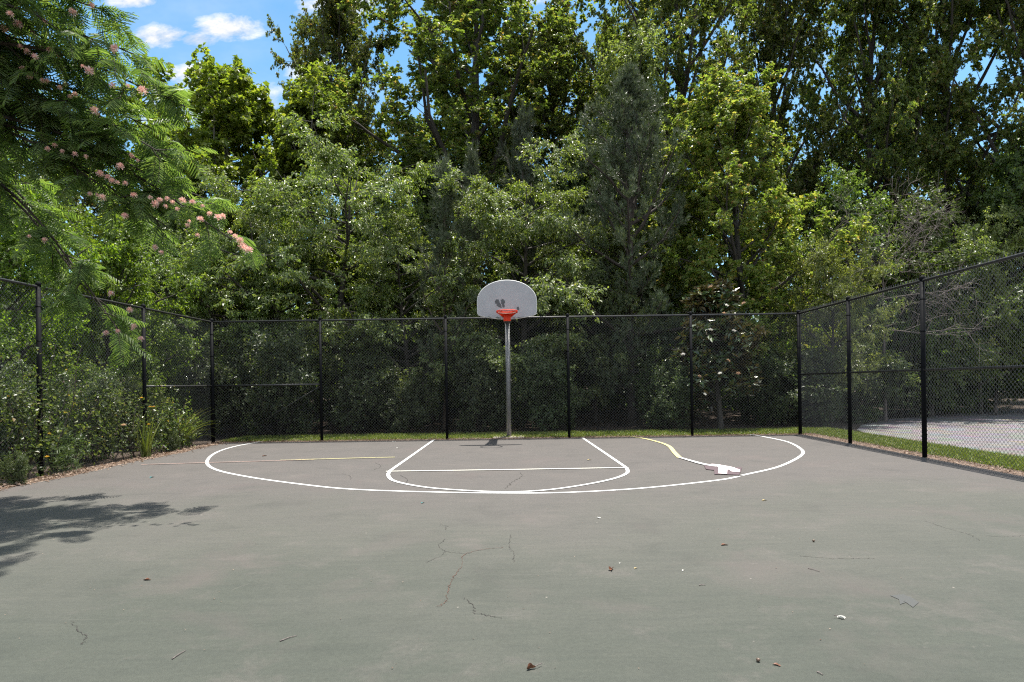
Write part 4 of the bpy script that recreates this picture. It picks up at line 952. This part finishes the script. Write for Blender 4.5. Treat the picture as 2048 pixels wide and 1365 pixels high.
for (px, py, rad, lab) in [(1513, 1323, .010, 'round brown nut at the bottom right'), (1625, 1084, .011, 'small dark nut on the right of the court')]:
    c = gp(px, py); g = Geo(); K = 9; th = np.linspace(0, math.pi, K)
    tubes(g, np.stack([np.zeros(K), np.zeros(K), rad - rad * np.cos(th)], 1)[None], (rad * .9 * np.sin(th) + .0003)[None], 12)
    tube(g, [(0, 0, rad * 1.9), (.002, .001, rad * 2.35)], .0012, 5)
    o = g.obj('nut', M['nut']); o.location = (c[0], c[1], .001); o.rotation_euler = (1.1, .2, .5); o.location.z = rad * .6; tag(o, lab, 'nut', 'bits lying on the court')
for (px, py, qx, qy, lab) in [(344, 1320, 371, 1303, 'short brown twig near the bottom left'), (560, 1284, 594, 1273, 'thin reddish twig left of the bottom centre'), (1616, 1138, 1640, 1145, 'thin dark twig under the long crack'), (1398, 1172, 1411, 1172, 'short dark stick below the pale scrap'), (1634, 1346, 1646, 1352, 'thin red twig at the bottom right')]:
    a_, b_ = gp(px, py), gp(qx, qy); mid = (a_ + b_) / 2 + [0, .006, .006]; g = Geo()
    pts = catmull([a_ + [0, 0, .004], mid, b_ + [0, 0, .004]], 5) - a_; tube(g, pts, np.linspace(.0032, .0016, len(pts)), 6)
    o = g.obj('twig', M['bark_dead']); o.location = a_.tolist(); tag(o, lab, 'twig', 'bits lying on the court')

# ------------------------------------------------------------------ sky, sun, camera
w = bpy.data.worlds.new('World'); SC.world = w; w.use_nodes = True; t = NT(w.node_tree); t.n.clear()
out = t('ShaderNodeOutputWorld'); bg = t('ShaderNodeBackground'); t.ln(bg.outputs[0], out.inputs[0])
sky = t('ShaderNodeTexSky'); sky.sky_type = 'NISHITA'; sky.sun_disc = False
el = math.asin(SUN[2]); sky.sun_elevation = el; sky.sun_rotation = math.atan2(SUN[0], SUN[1]); sky.air_density = 1.0; sky.dust_density = .3; sky.ozone_density = 1.2
hs = t('ShaderNodeHueSaturation'); hs.inputs['Saturation'].default_value = 1.18; hs.inputs['Hue'].default_value = .485; hs.inputs['Value'].default_value = .74; t.ln(sky.outputs[0], hs.inputs['Color'])
tc = t('ShaderNodeTexCoord'); sp = t('ShaderNodeSeparateXYZ'); t.ln(tc.outputs['Generated'], sp.inputs[0])
yy = t.math('MAXIMUM', sp.outputs[1], .05)
U = t.math('DIVIDE', sp.outputs[0], yy); V_ = t.math('DIVIDE', sp.outputs[2], yy)
cmb = t('ShaderNodeCombineXYZ'); t.ln(U, cmb.inputs[0]); t.ln(t.math('MULTIPLY', V_, 1.8), cmb.inputs[1])
nz = t.noise(cmb.outputs[0], 13, 7, .62, .25); nzf = t.noise(cmb.outputs[0], 3.2, 5, .6)
tot = None
for (px, py, ax, by, sharp) in [(318, 74, 74, 26, 1), (395, 80, 50, 18, 1), (455, 58, 78, 28, 1), (385, 150, 78, 20, 1), (265, 0, 60, 18, 1), (700, 12, 120, 30, 1), (980, -2, 130, 24, 1), (1125, 62, 28, 16, .6), (604, 30, 26, 14, .35), (620, 140, 60, 40, .7), (450, 215, 190, 55, .75), (1060, -30, 90, 40, 1)]:
    q = at(px, py, 1.); u0, v0 = q[0], q[2] - HC
    du = t.math('MULTIPLY', t.math('SUBTRACT', U, float(u0)), F / ax); dv = t.math('MULTIPLY', t.math('SUBTRACT', V_, float(v0)), F / by)
    r2 = t.math('ADD', t.math('MULTIPLY', du, du), t.math('MULTIPLY', dv, dv))
    e = t.math('MULTIPLY', t.math('SUBTRACT', 1.0, r2), .55)
    e = t.math('ADD', e, t.math('MULTIPLY', t.math('SUBTRACT', nz, .5), 2.1))
    e = t.math('MULTIPLY', t.remap(e, .0, .55), sharp)
    tot = e if tot is None else t.math('MAXIMUM', tot, e)
front = t.math('GREATER_THAN', sp.outputs[1], .05); tot = t.math('MULTIPLY', tot, front)
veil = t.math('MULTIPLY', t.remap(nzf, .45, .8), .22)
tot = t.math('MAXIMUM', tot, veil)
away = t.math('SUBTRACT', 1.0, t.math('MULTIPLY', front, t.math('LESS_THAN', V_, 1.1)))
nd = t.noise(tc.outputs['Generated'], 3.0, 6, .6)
fill_clouds = t.math('MULTIPLY', t.remap(nd, .44, .58), away)  # bright clouds added overhead and behind the camera to lift shadow fill
cloud = t.mix(t.remap(nz, .35, .62), (2.3, 2.45, 2.75), (3.7, 3.7, 3.7)); col = t.mix(tot, hs.outputs[0], cloud); col = t.mix(fill_clouds, col, (6.0, 6.0, 6.1))
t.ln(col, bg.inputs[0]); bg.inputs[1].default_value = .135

sun = bpy.data.lights.new('sun', 'SUN'); sun.energy = 4.7; sun.angle = math.radians(.53); sun.color = (1., .955, .88)
so = bpy.data.objects.new('sun', sun); COL.objects.link(so); so.rotation_euler = Vector(SUN.tolist()).to_track_quat('Z', 'Y').to_euler(); so.location = (20, 30, 60)

cam = bpy.data.cameras.new('camera'); cam.sensor_width = 36; cam.lens = 36 * F / 2048; cam.shift_y = (CY - 682.5) / 2048; cam.shift_x = (1024 - CX) / 2048
cam.clip_start = .05; cam.clip_end = 2000
co = bpy.data.objects.new('camera', cam); COL.objects.link(co)
co.matrix_world = Matrix.Translation((0, 0, HC)) @ Matrix.Rotation(math.pi / 2, 4, 'X') @ Matrix.Rotation(-ROLL, 4, 'Z')
SC.camera = co
SC.view_settings.view_transform = 'Standard'; SC.view_settings.look = 'None'; SC.view_settings.gamma = 1; SC.view_settings.exposure = 1.2
SC.cycles.max_bounces = 10; SC.cycles.diffuse_bounces = 7; SC.cycles.glossy_bounces = 2; SC.cycles.transmission_bounces = 4; SC.cycles.transparent_max_bounces = 4
SC.cycles.use_denoising = False; SC.cycles.filter_width = 1.2
SC.cycles.caustics_reflective = False; SC.cycles.caustics_refractive = False
